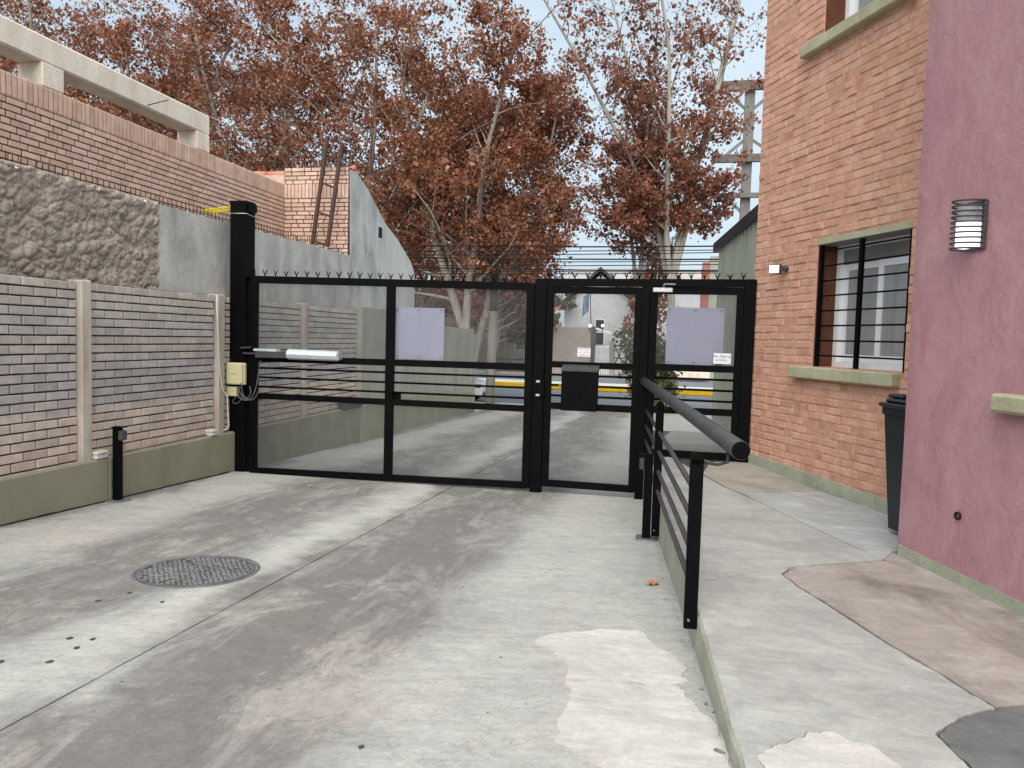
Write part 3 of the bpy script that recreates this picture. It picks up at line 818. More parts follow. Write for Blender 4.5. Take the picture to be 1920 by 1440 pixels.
# ---- precast brick-pattern fence wall on an olive plinth
s_near = -7.0
wall = thing('precast_fence_wall', L.P(0, -.1, -.3), 'grey brick-pattern precast fence wall with concrete pillars along the left of the drive', 'wall')
PIL = [L.s(153 + 10, 700, -.04), L.s(415, 700, -.04)]
bay = (PIL[1] - PIL[0])
PIL = [PIL[0] - 2 * bay, PIL[0] - bay, PIL[0], PIL[1], PIL[1] + bay, PIL[1] + 2 * bay]
WT, PT = 1.825, 0.172
for i, s in enumerate(PIL):
    one(lambda b: b.cbox(L, s - .065, s + .065, -.2, -.035, PT - .05, WT + .012, .012), 'pillar', M['pillar'], wall)
for i, (a, b) in enumerate(zip(PIL, PIL[1:])):
    one(lambda mb: mb.box(L, a + .05, b - .05, -.17, -.113, PT - .05, WT - .004), 'wall_panel', M['precast_joint'], wall)
bl = []
rb = random.Random(11)
nrow = 20
ch = (WT - PT - .01) / nrow
for i, (a, b) in enumerate(zip(PIL, PIL[1:])):
    a2, b2 = a + .067, b - .067
    for r in range(nrow):
        z = PT + .006 + ch * (r + .5)
        off = (r % 2) * .125 + .03 * math.sin(i * 2.1)
        s = a2 - .25 + off
        while s < b2:
            s0, s1 = max(s, a2), min(s + .25, b2)
            if s1 - s0 > .03:
                dep = rb.uniform(-.0025, .0025) + .002 * math.sin(r // 5 * 3 + i)
                bl.append(((s0 + s1) / 2, z + rb.uniform(-.001, .001), s1 - s0 - .018, ch - (.0125 if r % 5 else .01), -.125, -.083 + dep, rb.uniform(-.006, .006)))
            s += .25
lay_bricks(wall, L, bl, M['precast'], (.02, .07))
# plinth with a dusty ledge
pl = thing('olive_plinth', L.P(0, -.1, -.4), 'low olive painted plinth under the grey precast fence wall', 'plinth')
pb = MB()
segs = [(-7, -2.03), (-2.02, 3.95)]
for k, (a, b) in enumerate(segs):
    mb = MB()
    mb.cur = 0; mb.cbox(L, a, b, -.22, -.004 * k, -.75, PT - .004, .012)
    mb.build('plinth_block', M['plinth'], pl)
    mb = MB(); mb.box(L, a + .01, b - .01, -.2, -.02, PT - .006, PT); mb.build('dusty_ledge', M['plinth_top'], pl)
gp = MB()  # black strip along the plinth foot, contact shadow put in as colour
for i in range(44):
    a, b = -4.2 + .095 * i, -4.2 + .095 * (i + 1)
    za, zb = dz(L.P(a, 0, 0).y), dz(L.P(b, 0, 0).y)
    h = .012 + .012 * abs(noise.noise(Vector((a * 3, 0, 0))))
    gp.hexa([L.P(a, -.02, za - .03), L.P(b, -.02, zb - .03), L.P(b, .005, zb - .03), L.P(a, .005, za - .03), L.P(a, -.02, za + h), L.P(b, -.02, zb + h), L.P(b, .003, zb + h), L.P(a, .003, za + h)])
gp.build('foot_shadow_strip', M['dark_in'], pl)

# ---- upper wall: rough stucco, bare concrete
uw = thing('upper_retaining_wall', L.P(0, -.4, 1.5), 'taller wall behind the precast fence, lumpy grey-brown stucco then smooth bare concrete', 'wall')
UT = 2.77
NU = -.2
s_st0, s_st1 = -7.0, L.s(299, 420, NU)
def stucco_h(s, z):
    p = Vector((s * 7.2, z * 8.6, 0))
    p += Vector((noise.noise(Vector((s * 3, z * 3, 1))), noise.noise(Vector((s * 3, z * 3, 5))), 0)) * .9
    d, _ = noise.voronoi(p)
    lump = min(1, (d[1] - d[0]) * 2.6) ** .6 * .03 + (1 - min(1, d[0] / .8)) * .018
    p2 = Vector((s * 17, z * 20, 3)) + Vector((noise.noise(p), noise.noise(p * 1.3), 0)) * .8; d2, _ = noise.voronoi(p2)
    lump += min(1, (d2[1] - d2[0]) * 2.2) * .018
    lump += noise.fractal(Vector((s * 24, z * 24, 2)), 1, 2, 4) * .006
    sag = .014 * max(0, math.sin((z * 5.6 + noise.noise(Vector((s * 2, z, 9))) * 2) * 2.2))
    return lump + sag
sm_ = MB()
ds = .011
i0 = -3.4
ni, nj = int((s_st1 - i0) / ds), int((UT - 1.78) / ds)
vv = []
rt = random.Random(3)
for i in range(ni + 1):
    s = i0 + (s_st1 - i0) * i / ni
    tj = UT + .02 * noise.noise(Vector((s * 7, 0, 0)))
    for j in range(nj + 1):
        z = 1.78 + (tj - 1.78) * j / nj
        h = stucco_h(s, z) * min(1, (nj - j) / 4 + .3)
        vv.append(L.P(s, NU + h * .75 - .045, z))
ff = [(i * (nj + 1) + j, (i + 1) * (nj + 1) + j, (i + 1) * (nj + 1) + j + 1, i * (nj + 1) + j + 1) for i in range(ni) for j in range(nj)]
sm_.add(vv, ff, True)
sm_.build('stucco_render', M['stucco'], uw, kind='stuff')
one(lambda b: b.box(L, s_st0, s_st1 - .004, NU - .3, NU - .1, 0.2, UT - .01), 'wall_core', M['bare'], uw)
one(lambda b: b.cbox(L, s_st0, i0 - .002, NU - .02, NU + .005, 1.8, UT - .01, .01), 'stucco_render', M['stucco'], uw)
s_c1 = L.s(657, 480, NU)
# bare concrete part with a ragged mortar crest
cc = MB()
k = 60
for i in range(k):
    a = s_st1 + (s_c1 - s_st1) * i / k; b = s_st1 + (s_c1 - s_st1) * (i + 1) / k
    za = UT - .03 + .02 * noise.noise(Vector((a * 5, 2, 0))); zb = UT - .03 + .02 * noise.noise(Vector((b * 5, 2, 0)))
    P = L.P
    cc.add([P(a, NU, .2), P(b, NU, .2), P(b, NU, zb), P(a, NU, za), P(b, NU - .28, zb + .01), P(a, NU - .28, za + .01)], [(0, 1, 2, 3), (3, 2, 4, 5)])
cc.build('concrete_face', M['bare'], uw)
one(lambda b: b.box(L, s_st1 + .004, s_c1, NU - .3, NU - .005, .2, UT - .07), 'wall_core', M['bare'], uw)
rc = random.Random(8)
crumb = MB()
for i in range(260):
    s = rc.uniform(i0, s_c1); r = rc.uniform(.006, .02)
    c = L.P(s, NU - rc.uniform(0.005, .06), UT - .035 + rc.uniform(-.02, .012))
    crumb.add([c + Vector((rc.uniform(-r, r) * 1.6, rc.uniform(-r, r), rc.uniform(-r, r))) for _ in range(4)], [(0, 1, 2), (0, 2, 3), (0, 3, 1), (1, 3, 2)])
crumb.build('mortar_crumbs', M['cream'], uw, kind='stuff')
# spikes along the crest
sp = thing('spike_strip', L.P(0, NU - .12, UT - .05), 'row of small rusty iron spikes along the crest of the stucco wall', 'spike strip')
one(lambda b: b.bar(L.P(-5, NU - .12, UT + .015), L.P(s_c1 - .05, NU - .12, UT + .0), .006, .007), 'rail', M['rust'], sp)
t_ = MB(); t_.tube([(0, 0, -.03), (0, 0, .075), (0, 0, .105)], [.0055, .0045, .0008], 5)
spike_src = t_.build('spike', M['rust'], sp, origin=(0, 0, 0))
s = -3.45; k = 0
first = True
while s < s_c1 - .06:
    mt = Matrix.Translation(L.P(s, NU - .105, UT + .0)) @ Matrix.Rotation(rc.uniform(-.08, .08), 4, 'X') @ Matrix.Rotation(rc.uniform(-.08, .08), 4, 'Y')
    if first: spike_src.matrix_basis = mt; first = False
    else: inst(spike_src, sp, mt)
    s += rc.uniform(.068, .082)

# ---- terrace wall of pinkish facing brick behind, soldier course on top
NB = -1.4
TT = 3.944
tw = thing('terrace_brick_wall', L.P(0, NB, 1.2), 'pinkish facing-brick terrace wall with an upright soldier course on top, behind the spikes', 'wall')
s_end = L.s(536, 400, NB)
one(lambda b: b.box(L, -6.5, s_end, NB - .24, NB - .018, 1.2, TT - .004), 'wall_core', M['rjoint'], tw)
bl = []
rb = random.Random(21)
zs = TT - .245
s = -3.0
while s < s_end - .05:
    bl.append((s + .031, zs + .122, .049, .238, NB - .025, NB + rb.uniform(-.002, .002), rb.uniform(-.01, .01)))
    s += .066
z = zs - .035
r = 0
while z > 2.35:
    s = -3.2 + (r % 2) * .17 + rb.uniform(0, .03)
    while s < s_end - .01:
        ln = .24 if (int(s * 10) + r) % 3 else .12
        e = min(s + ln, s_end)
        if e - s > .03:
            bl.append(((s + e) / 2, z, e - s - .02, .0575, NB - .025, NB + rb.uniform(-.002, .002), rb.uniform(-.008, .008)))
        s += ln
    z -= .07; r += 1
lay_bricks(tw, L, bl, M['rbrick'], (.02, .06), 300, seed=2)

# ---- short brick return facing the drive, with clay ridge tiles
R_ = Frame((L.P(s_end - .07, NB, 0).x, L.P(s_end - .07, NB, 0).y), L.v, -L.u)      # s runs towards the drive, n towards the camera
ret_len = (NU - NB) - .012
rw = thing('brick_return_wall', R_.P(.4, 0, 1.5), 'pinkish brick return wall with a band of upright bricks, behind the leaning ladder', 'wall')
RT = R_.z(600, 314, 0)
one(lambda b: b.box(R_, -.003, ret_len, -.24, -.018, 1.4, RT - .004), 'wall_core', M['rjoint'], rw)
bl = []
z = RT - .03; r = 0
zb_top = R_.z(560, 348, 0)
while z > 2.4:
    if r == 4:
        s = 0.0
        while s < ret_len - .03:
            bl.append((s + .03, z - .085, .054, .235, -.02, rb.uniform(-.002, .002), rb.uniform(-.01, .01))); s += .066
        z -= .245; r += 1
        continue
    s = -.0 + (r % 2) * -.1
    while s < ret_len - .02:
        ln = .24 if (r + int(s * 9)) % 3 else .13
        a, b = max(s, 0), min(s + ln, ret_len)
        if b - a > .02: bl.append(((a + b) / 2, z, b - a - .017, .0575, -.025, rb.uniform(-.002, .002), rb.uniform(-.008, .008)))
        s += ln
    z -= .07; r += 1
lay_bricks(rw, R_, bl, M['rbrick'], (.02, .06), 300, seed=3)
# rear piece of the return with the ridge tiles
one(lambda b: b.box(R_, -.85, -.01, -.3, -.06, 2.5, RT - .1), 'rear_wall', M['rbrick'], rw)
rt_ = thing('ridge_tiles', R_.P(-.4, -.2, RT - .06), 'red clay ridge tiles capping the wall behind the terrace brick wall', 'roof tile')
for a, b in ((-.9, -.42), (-.44, .0)):
    one(lambda mb: mb.tube([R_.P(a, -.17, RT - .075), R_.P((a + b) / 2, -.17, RT - .07), R_.P(b, -.17, RT - .075)], [.055, .06, .066], 12), 'tile', M['tile'], rt_)
one(lambda mb: mb.tube([R_.P(ret_len - .05, -.15, RT + .0), R_.P(ret_len + .05, -.15, RT + .02)], [.04, .04], 10), 'end_tile', M['tile'], rw)
dn = thing('downpipe', L.P(s_end, NB + .04, 2.6), 'thin cream downpipe in the corner of the pinkish brick walls', 'pipe')
one(lambda b: b.tube([L.P(s_end - .05, NB - .05, TT - .02), L.P(s_end - .03, NB + .03, TT - .02), L.P(s_end - .02, NB + .045, TT - .07), L.P(s_end - .02, NB + .045, 2.4)], .018, 8), 'pipe', M['cream'], dn)

# ---- cream concrete frame on the terrace wall
pg = thing('concrete_frame', L.P(0, NB - .15, TT), 'cream concrete beam on short posts standing on the terrace brick wall', 'frame')
b0, b1 = 4.196, 4.478
one(lambda b: b.cbox(L, -5.5, 1.685, NB - .33, NB - .01, b0, b1, .02), 'beam', M['cream'], pg)
for s in (-1.295, 1.371, -4.0):
    one(lambda b: b.cbox(L, s, s + .3, NB - .325, NB - .005, TT, b0 + .002, .012), 'post', M['cream'], pg)
rod = thing('steel_rod', L.pt(262, 172, NB), 'thin dark steel rod sticking out of the cream concrete beam', 'rod')
one(lambda b: b.tube([L.P(.36, NB - .05, 4.23), L.P(.36, NB + .28, 4.29)], .006, 6), 'rod', M['rust'], rod)

# ---- bluish concrete wing wall with a sloping top
wg = thing('concrete_wing_wall', L.P(5, NU - .1, 0), 'bluish concrete wing wall with a steep sloping top beside the brick return', 'wall')
def wing(pix, n0, n1, nm, mat):
    pts = [L.sz(px, py, n1) for px, py in pix]
    mb = MB()
    mb.prism([L.P(s, n1, z) for s, z in pts], -L.v * (n1 - n0))
    return mb.build(nm, mat, wg)
wing([(657, 900), (657, 318), (668, 322), (690, 355), (722, 418), (722, 900)], NU - .22, NU + .0, 'wing_panel', M['bluish'])
wing([(722.5, 900), (722.5, 419), (745, 448), (770, 490), (777, 512), (777, 900)], NU - .22, NU + .004, 'wing_panel', M['white_render'])
one(lambda b: b.cbox(L, L.s(713, 435, NU) - .09, L.s(713, 435, NU) + .09, NU - .005, NU + .006, L.z(713, 446, NU), L.z(713, 426, NU), .003), 'vent_hole', M['dark_in'], wg)

# ---- rendered boundary wall beyond the gate
rwl = thing('rendered_boundary_wall', L.P(8, 0, -.6), 'olive rendered boundary wall stepping down along the drive beyond the gate', 'wall')
D1 = Frame((L.P(3.96, 0, 0).x, L.P(3.96, 0, 0).y), (1.42, 9.5), (9.5, -1.42))
z1, z2 = 1.885, 1.645
one(lambda b: b.cbox(D1, 0, 4.4, -.25, 0, -.9, z1, .01), 'tall_section', M['rendered'], rwl)
one(lambda b: b.cbox(D1, 4.402, 9.6, -.25, -.003, -1.1, z2, .01), 'low_section', M['rendered'], rwl)
one(lambda b: b.cbox(D1, 9.3, 9.9, -.3, .03, -1.1, 1.5, .01), 'end_pier', M['rendered'], rwl)
sl = MB()
sl.prism([D1.P(.02, .06, .17), D1.P(4.2, .06, .10), D1.P(6.4, .06, .05), D1.P(6.4, .06, -1.0), D1.P(.02, .06, -1.0)], -D1.v * .055)
sl.build('skirting', M['rendered_low'], rwl)
sl = MB()
sl.prism([D1.P(6.41, .05, -.02), D1.P(9.25, .05, -.22), D1.P(9.25, .05, -1.1), D1.P(6.41, .05, -1.1)], -D1.v * .048)
sl.build('skirting', M['rendered_low'], rwl)
bx_ = thing('dark_pipe_box', L.P(3.4, .05, .2), 'black box lying on the olive plinth end beyond the gate', 'box')
one(lambda b: b.cbox(L, 3.2, 3.95, -.12, .03, PT + .0, PT + .1, .01), 'box', M['darkgrey'], bx_)

# ---- ladder leaning on the return wall
ld = thing('ladder', R_.P(.55, .3, 2.75), 'rusty brown steel ladder leaning against the brick return wall', 'ladder')
def lad(px, py, n): return R_.pt(px, py, n)
f1, f2 = lad(586, 456, .42), lad(614, 462, .42)
h1, h2 = lad(614, 256, .03), lad(641, 268, .03)
one(lambda b: b.bar(f1, h1, .055, .045), 'stile', M['rust'], ld)
one(lambda b: b.bar(f2, h2, .055, .045), 'stile', M['rust'], ld)
for t in (.02, .29, .565, .84):
    one(lambda b: b.bar(f1.lerp(h1, t), f2.lerp(h2, t - .01), .034, .036), 'rung', M['rust'], ld)

# ================================================================== GATES
def gz(px, py, n=0.0): return G.z(px, py, n)
def gs(px, py, n=0.0): return G.s(px, py, n)
BLK = M['black']

post = thing('gate_post', G.P(-.3, -.1, -.33), 'tall thick black steel post at the hinge side of the vehicle gate', 'post')
s0, s1 = gs(430, 640), gs(460, 640)
one(lambda b: b.cbox(G, s0, s1, -.2, 0, -.4, gz(445, 377), .006), 'shaft', BLK, post)
one(lambda b: b.cbox(G, s0 - .004, s1 + .004, -.204, .004, gz(445, 383), gz(445, 376), .003), 'cap', BLK, post)
one(lambda b: b.cbox(G, s1 - .002, s1 + .075, -.12, -.03, gz(465, 397), gz(465, 382), .004), 'top_bracket', BLK, post)
one(lambda b: b.cbox(G, s1 - .002, s1 + .045, -.1, -.03, -.36, gz(465, 505), .004), 'hinge_jamb', BLK, post)
one(lambda b: b.cbox(G, s1 + .0, s1 + .12, -.02, .03, gz(472, 521), gz(472, 504), .004), 'upper_hinge', BLK, post)
zr = gz(445, 400)
one(lambda b: b.tube([G.P(s0 - .006, .006, zr), G.P(s1 + .006, .006, zr - .004), G.P(s1 + .006, -.206, zr - .02)], .006, 6), 'cable_tie', M['silver'], post)

def rail(parent, name, sa, za, sb, zb, w, h, n=0.0, mat=None):
    return one(lambda b: b.bar(G.P(sa, n, za), G.P(sb, n, zb), w, h), name, mat or BLK, parent)
def stile(parent, name, sa, za, zb, w, d, n=0.0):
    return one(lambda b: b.cbox(G, sa - w / 2, sa + w / 2, n - d / 2, n + d / 2, za, zb, .004), name, BLK, parent)

def mesh_panel(parent, sa, sb, zfa, zfb, n):
    """expanded metal: two families of thin slanted strands clipped to the panel (sa..sb, zfa(s)..zfb(s))"""
    mb = MB()
    A, Bd, wd, th = .0245, .0135, .0020, .0018
    k = Bd / A
    zlo = min(zfa(sa), zfa(sb)); zhi = max(zfb(sa), zfb(sb))
    for sg in (1, -1):
        c = zlo - k * (sb - sa) - Bd
        while c < zhi + k * (sb - sa) + Bd:
            # z = c + sg*k*(s-s_ref)
            ref = sa if sg > 0 else sb
            f = lambda s: c + k * (s - sa) if sg > 0 else c + k * (sb - s)
            # clip by sampling the linear inequalities
            lo, hi = sa, sb
            for g, sign in ((zfa, 1), (zfb, -1)):
                va = (f(sa) - g(sa)) * sign; vb = (f(sb) - g(sb)) * sign
                if va < 0 and vb < 0: lo, hi = 1, 0; break
                if va < 0 or vb < 0:
                    t = va / (va - vb); x = sa + (sb - sa) * t
                    if va < 0: lo = max(lo, x)
                    else: hi = min(hi, x)
            if hi - lo > .004:
                a, b = (lo, f(lo)), (hi, f(hi))
                L_ = math.hypot(b[0] - a[0], b[1] - a[1]); nx, nz = -(b[1] - a[1]) / L_ * wd / 2, (b[0] - a[0]) / L_ * wd / 2
                q = []
                for nn in (n - th / 2 + sg * .0008, n + th / 2 + sg * .0008):
                    q += [G.P(a[0] - nx, nn, a[1] - nz), G.P(b[0] - nx, nn, b[1] - nz), G.P(b[0] + nx, nn, b[1] + nz), G.P(a[0] + nx, nn, a[1] + nz)]
                mb.hexa(q)
            c += Bd
    return mb.build('mesh_panel', M['mesh'], parent, kind='stuff')

tr_ = MB()
for ax, ay, hh in ((-.042, 0, .088), (.042, 0, .088), (-.016, .014, .08), (.018, -.01, .076)):
    tr_.tube([(0, 0, -.005), (ax * .12, ay * .2, .022), (ax * .55, ay * .7, .055), (ax, ay, hh)], [.0055, .005, .0038, .0006], 5)
def spikes(parent, items):
    src = None
    rnd = random.Random(5)
    for (s, z, n) in items:
        m3 = Matrix((G.u, G.v, Vector((0, 0, 1)))).transposed().to_4x4()
        mt = Matrix.Translation(G.P(s, n, z)) @ m3 @ Matrix.Rotation(rnd.uniform(-.25, .25), 4, 'Z') @ Matrix.Rotation(rnd.uniform(-.06, .06), 4, 'Y') @ Matrix.Diagonal((rnd.uniform(.85, 1.1), 1, rnd.uniform(.88, 1.08), 1))
        if src is None:
            src = tr_.build('spike', BLK, parent, origin=(0, 0, 0)); src.matrix_basis = mt
        else: inst(src, parent, mt)

# ---- vehicle gate leaf
vg = thing('vehicle_gate', G.P(1.6, 0, -.3), 'wide black vehicle gate leaf with mesh panels and an actuator arm on it', 'gate')
sl_, sr_ = gs(477, 700), gs(992, 700)
ztl, ztr = gz(480, 524), gz(1000, 537)
zbl, zbr = gz(480, 881), gz(995, 908)
def lin(pa, pb):
    (xa, ya), (xb, yb) = pa, pb
    sa, za = G.sz(xa, ya); sb, zb = G.sz(xb, yb)
    return lambda s: za + (zb - za) * (s - sa) / (sb - sa)
zT, zB = lin((480, 524), (1000, 537.5)), lin((480, 882), (995, 910))
zM, zN = lin((485, 672), (990, 688)), lin((485, 742), (985, 766))
sc = gs(731, 700)
stile(vg, 'hinge_stile', sl_, zB(sl_) - .03, zT(sl_) + .04, .085, .06)
stile(vg, 'centre_stile', sc, zB(sc), zT(sc), .1, .055)
stile(vg, 'meeting_stile', sr_, zB(sr_) - .03, zT(sr_) + .035, .09, .06)
for nm, f, h in (('top_rail', zT, .085), ('bottom_rail', zB, .075), ('upper_middle_rail', zM, .075), ('lower_middle_rail', zN, .07)):
    rail(vg, nm, sl_, f(sl_), sr_, f(sr_), .052, h)
for q in (.25, .5, .75):
    f = lambda s: zM(s) + (zN(s) - zM(s)) * q
    for a, b in ((sl_ + .04, sc - .05), (sc + .05, sr_ - .045)):
        one(lambda bb: bb.tube([G.P(a, 0, f(a)), G.P(b, 0, f(b))], .0125, 8), 'bar', BLK, vg)
for a, b in ((sl_ + .042, sc - .05), (sc + .05, sr_ - .045)):
    mesh_panel(vg, a, b, lambda s: zM(s) + .03, lambda s: zT(s) - .035, -.012)
    mesh_panel(vg, a, b, lambda s: zB(s) + .03, lambda s: zN(s) - .03, -.012)
it = []
px = 496
while px < 1010:
    s = gs(px, 525); it.append((s, zT(s) + .04, -.005)); px += 19.9 if px < 620 else 19.4
spikes(vg, [i for i in it if i[0] < sr_ + .03])
one(lambda b: b.cbox(G, sc + .03, sc + .12, -.07, -.02, zN(sc) + .03, zN(sc) + .11, .005), 'stop_bracket', BLK, vg)

# ---- fixed frame of the pedestrian side
gf = thing('gate_portal', G.P(4.5, 0, -.3), 'fixed black steel frame with header and posts holding the two narrow gates', 'gate portal')
hz0, hz1 = gz(1200, 538.5), gz(1200, 524.5)
p2 = gs(1011, 700); p3 = gs(1206, 700); p4 = gs(1399, 700)
stile(gf, 'post', p2, -.33, hz1, .125, .1)
stile(gf, 'post', p3, -.33, hz0, .085, .1)
stile(gf, 'post', p4, .12, hz1 - .002, .12, .1)
rail(gf, 'header', p2 - .06, (hz0 + hz1) / 2, p4 + .06, (hz0 + hz1) / 2 + .012, .09, hz1 - hz0)
it = []
px = 1029
while px < 1400:
    s = gs(px, 525); it.append((s, hz1 + .004, 0)); px += 24.3
spikes(gf, it)
one(lambda b: b.cbox(G, p2 - .01, p2 + .075, .05, .085, gz(1012, 742), gz(1012, 714), .004), 'lock_case', BLK, gf)
for y0, y1 in ((713, 717.5), (739, 743)):
    one(lambda b: b.cbox(G, p2 - .015, p2 + .03, .085, .095, gz(1010, y1, .08), gz(1010, y0, .08), .003), 'strike_plate', M['silver'], gf)

def small_gate(name, label, px0, px1, pyt, pym, pyn, pyb, nbars):
    g = thing(name, G.P((gs(px0, 700) + gs(px1, 700)) / 2, 0, gz(px0, pyb)), label, 'gate')
    a, b = gs(px0, 700), gs(px1, 700)
    f = lambda py: (lambda s: gz((px0 + px1) / 2, py))
    zt, zm, zn, zb = (gz((px0 + px1) / 2, p) for p in (pyt, pym, pyn, pyb))
    w = .08
    stile(g, 'hinge_stile', b - w / 2, zb - .03, zt + .035, w, .05)
    stile(g, 'lock_stile', a + w / 2, zb - .03, zt + .035, w, .05)
    for nm, z, h in (('top_rail', zt, .075), ('upper_middle_rail', zm, .07), ('lower_middle_rail', zn, .07), ('bottom_rail', zb, .075)):
        rail(g, nm, a + .02, z, b - .02, z, .046, h)
    for i in range(nbars):
        z = zm + (zn - zm) * (i + 1) / (nbars + 1)
        one(lambda bb: bb.tube([G.P(a + w - .01, 0, z), G.P(b - w + .01, 0, z)], .0125, 8), 'bar', BLK, g)
    mesh_panel(g, a + w - .005, b - w + .005, lambda s: zm + .03, lambda s: zt - .033, -.012)
    mesh_panel(g, a + w - .005, b - w + .005, lambda s: zb + .033, lambda s: zn - .03, -.012)
    return g
pgate = small_gate('pedestrian_gate', 'narrow black mesh gate with the letter box on it', 1021, 1200, 544.5, 685.5, 764, 911.5, 3)
sgate = small_gate('side_gate', 'narrow black mesh gate with the door closer, beside the brick building', 1214, 1390, 545.5, 690.5, 771, 853, 3)

# ---- things hung on the gates
def sheet_sign(px0, py0, px1, py1, n, label):
    t = thing('sign_board', G.pt((px0 + px1) / 2, py1, n), label, 'sign board', 'blank lavender backs of signs tied to the gates')
    a, b = gs(px0, (py0 + py1) / 2, n), gs(px1, (py0 + py1) / 2, n); z0, z1 = gz((px0 + px1) / 2, py1, n), gz((px0 + px1) / 2, py0, n)
    mb = MB()
    k = 10
    for i in range(k):
        sa, sb = a + (b - a) * i / k, a + (b - a) * (i + 1) / k
        wa, wb = .006 * math.sin(i * 1.1 + px0), .006 * math.sin((i + 1) * 1.1 + px0)
        for nn, fl in ((0, 0), (-.003, 1)):
            q = [G.P(sa, n + wa + nn, z0), G.P(sb, n + wb + nn, z0), G.P(sb, n + wb + nn, z1), G.P(sa, n + wa + nn, z1)]
            mb.add(q, [(0, 1, 2, 3) if not fl else (3, 2, 1, 0)])
    mb.build('board', M['sheet'], t)
    for sx in (a + .03, (a + b) / 2, b - .03):
        for zz in (z0 + .03, z1 - .03):
            one(lambda q: q.tube([G.P(sx - .012, n + .012, zz), G.P(sx, n + .02, zz + .01), G.P(sx + .012, n + .012, zz)], .003, 5), 'tie', M['wire'], t)
sheet_sign(741, 577, 832, 674, -.045, 'blank lavender sign board tied behind the mesh of the wide vehicle gate')
sheet_sign(1249, 577, 1357, 686, -.045, 'blank lavender sign board tied behind the mesh of the side gate by the brick building')

def text_mesh(body, size, fr_pt, mat, parent, name='lettering'):
    cu = bpy.data.curves.new('t', 'FONT'); cu.body = body; cu.size = size; cu.align_x = 'CENTER'; cu.align_y = 'CENTER'
    ob = bpy.data.objects.new('t', cu); COL.objects.link(ob)
    dg = bpy.context.evaluated_depsgraph_get(); dg.update()
    me = bpy.data.meshes.new_from_object(ob.evaluated_get(dg))
    bpy.data.objects.remove(ob)
    me.materials.clear(); me.materials.append(mat)
    m3 = Matrix((G.u, Vector((0, 0, 1)), G.v)).transposed().to_4x4()
    inst(me, parent, Matrix.Translation(fr_pt) @ m3, name)

def notice(px0, py0, px1, py1, label, lines, mat, size):
    n = .006
    t = thing('paper_notice', G.pt((px0 + px1) / 2, py1, n), label, 'notice')
    a, b = gs(px0, py0, n), gs(px1, py0, n); z0, z1 = gz(px0, py1, n), gz(px0, py0, n)
    mb = MB(); mb.cbox(G, a, b, n - .001, n + .001, z0, z1, .0004); mb.build('sheet', M['paper'], t)
    k = len(lines)
    for i, tx in enumerate(lines):
        text_mesh(tx, size[i], G.P((a + b) / 2, n + .003, z1 + (z0 - z1) * (i + .5) / k), mat, t)
    return t, a, b, z0, z1
notice(1083, 652, 1107.5, 668.5, 'small white paper notice with three red lines on the gate with the letter box', ['MANTENER', 'LA PUERTA', 'CERRADA'], M['red_ink'], (.026, .026, .028))
nt, a, b, z0, z1 = notice(1338, 662, 1371, 682, 'small white handwritten paper notice at the corner of the side gate', ['No Cerrar'], M['grey_ink'], (.001,))
for ch in [c for c in nt.children if c.name.startswith('lettering')]: bpy.data.objects.remove(ch)
text_mesh('No Cerrar', .042, G.P((a + b) / 2, .01, z1 - (z1 - z0) * .28), M['grey_ink'], nt)
one(lambda q: q.tube([G.P(a + .02 + (b - a - .06) * i / 14, .01, z0 + .045 + .006 * math.sin(i * 1.7) - .006 * abs(i - 7) / 7) for i in range(15)], .0022, 5), 'underline', M['grey_ink'], nt)

lb = thing('letter_box', G.pt(1085, 770, .06), 'black metal letter box with a sloping lid on the pedestrian gate', 'letter box')
a, b = gs(1052, 730, .14), gs(1119.5, 730, .14); z0, z1 = gz(1085, 771, .14), gz(1085, 697, .14)
one(lambda q: q.cbox(G, a, b, .026, .14, z0, z1, .004), 'body', BLK, lb)
q = MB()
q.hexa([G.P(a - .006, .026, z1 + .002), G.P(b + .006, .026, z1 + .002), G.P(b + .006, .15, z1 + .002), G.P(a - .006, .15, z1 + .002), G.P(a - .006, .026, z1 + .07), G.P(b + .006, .026, z1 + .07), G.P(b + .006, .15, z1 + .014), G.P(a - .006, .15, z1 + .014)])
q.build('lid', M['bracket'], lb)
one(lambda q: q.tube([G.P(a - .002, .12, z0 + .27), G.P(a - .03, .12, z0 + .27)], .006, 6), 'catch', M['sill'], lb)

dc = thing('door_closer', G.pt(1243, 548, .04), 'silver door closer on the side gate under the header', 'door closer')
a, b = gs(1224, 544, .06), gs(1262, 544, .06)
zc = gz(1243, 544, .05)
one(lambda q: q.cbox(G, a, b, .026, .075, zc - .025, zc + .025, .008), 'body', M['silver'], dc)
pA, pB, pC = G.pt(1245, 539, .06), G.pt(1245, 532.5, .07), G.pt(1267, 533, .07)
one(lambda q: (q.bar(pA, pB, .015), q.bar(pB, pC, .012, .016)), 'arm', M['plate'], dc)

ac = thing('gate_actuator', G.pt(560, 668, .1), 'pale grey electric gate actuator arm on the vehicle gate', 'gate opener')
def act(px, py, n=.1): return G.pt(px, py, n)
one(lambda q: q.bar(act(482, 664), act(545, 665.5), .085, .075), 'motor_housing', M['darkgrey'], ac)
one(lambda q: q.bar(act(479, 655.5), act(522, 657), .09, .028), 'motor_cover', M['alu'], ac)
q = MB()
pa, pb = act(541, 664), act(634, 668)
q.tube([pa, pb], [.062, .058], 8, smooth=False); q.build('piston_cover', M['alu'], ac)
one(lambda q: q.bar(act(634, 668), act(638, 668), .09, .09), 'end_cap', M['silver'], ac)
one(lambda q: (q.bar(act(456, 662, .05), act(484, 663, .1), .02, .02), q.bar(act(452, 652, .02), act(470, 651, .04), .03, .02), q.bar(act(560, 672, .03), act(570, 674, .03), .05, .04)), 'mounting_bracket', M['bracket'], ac)

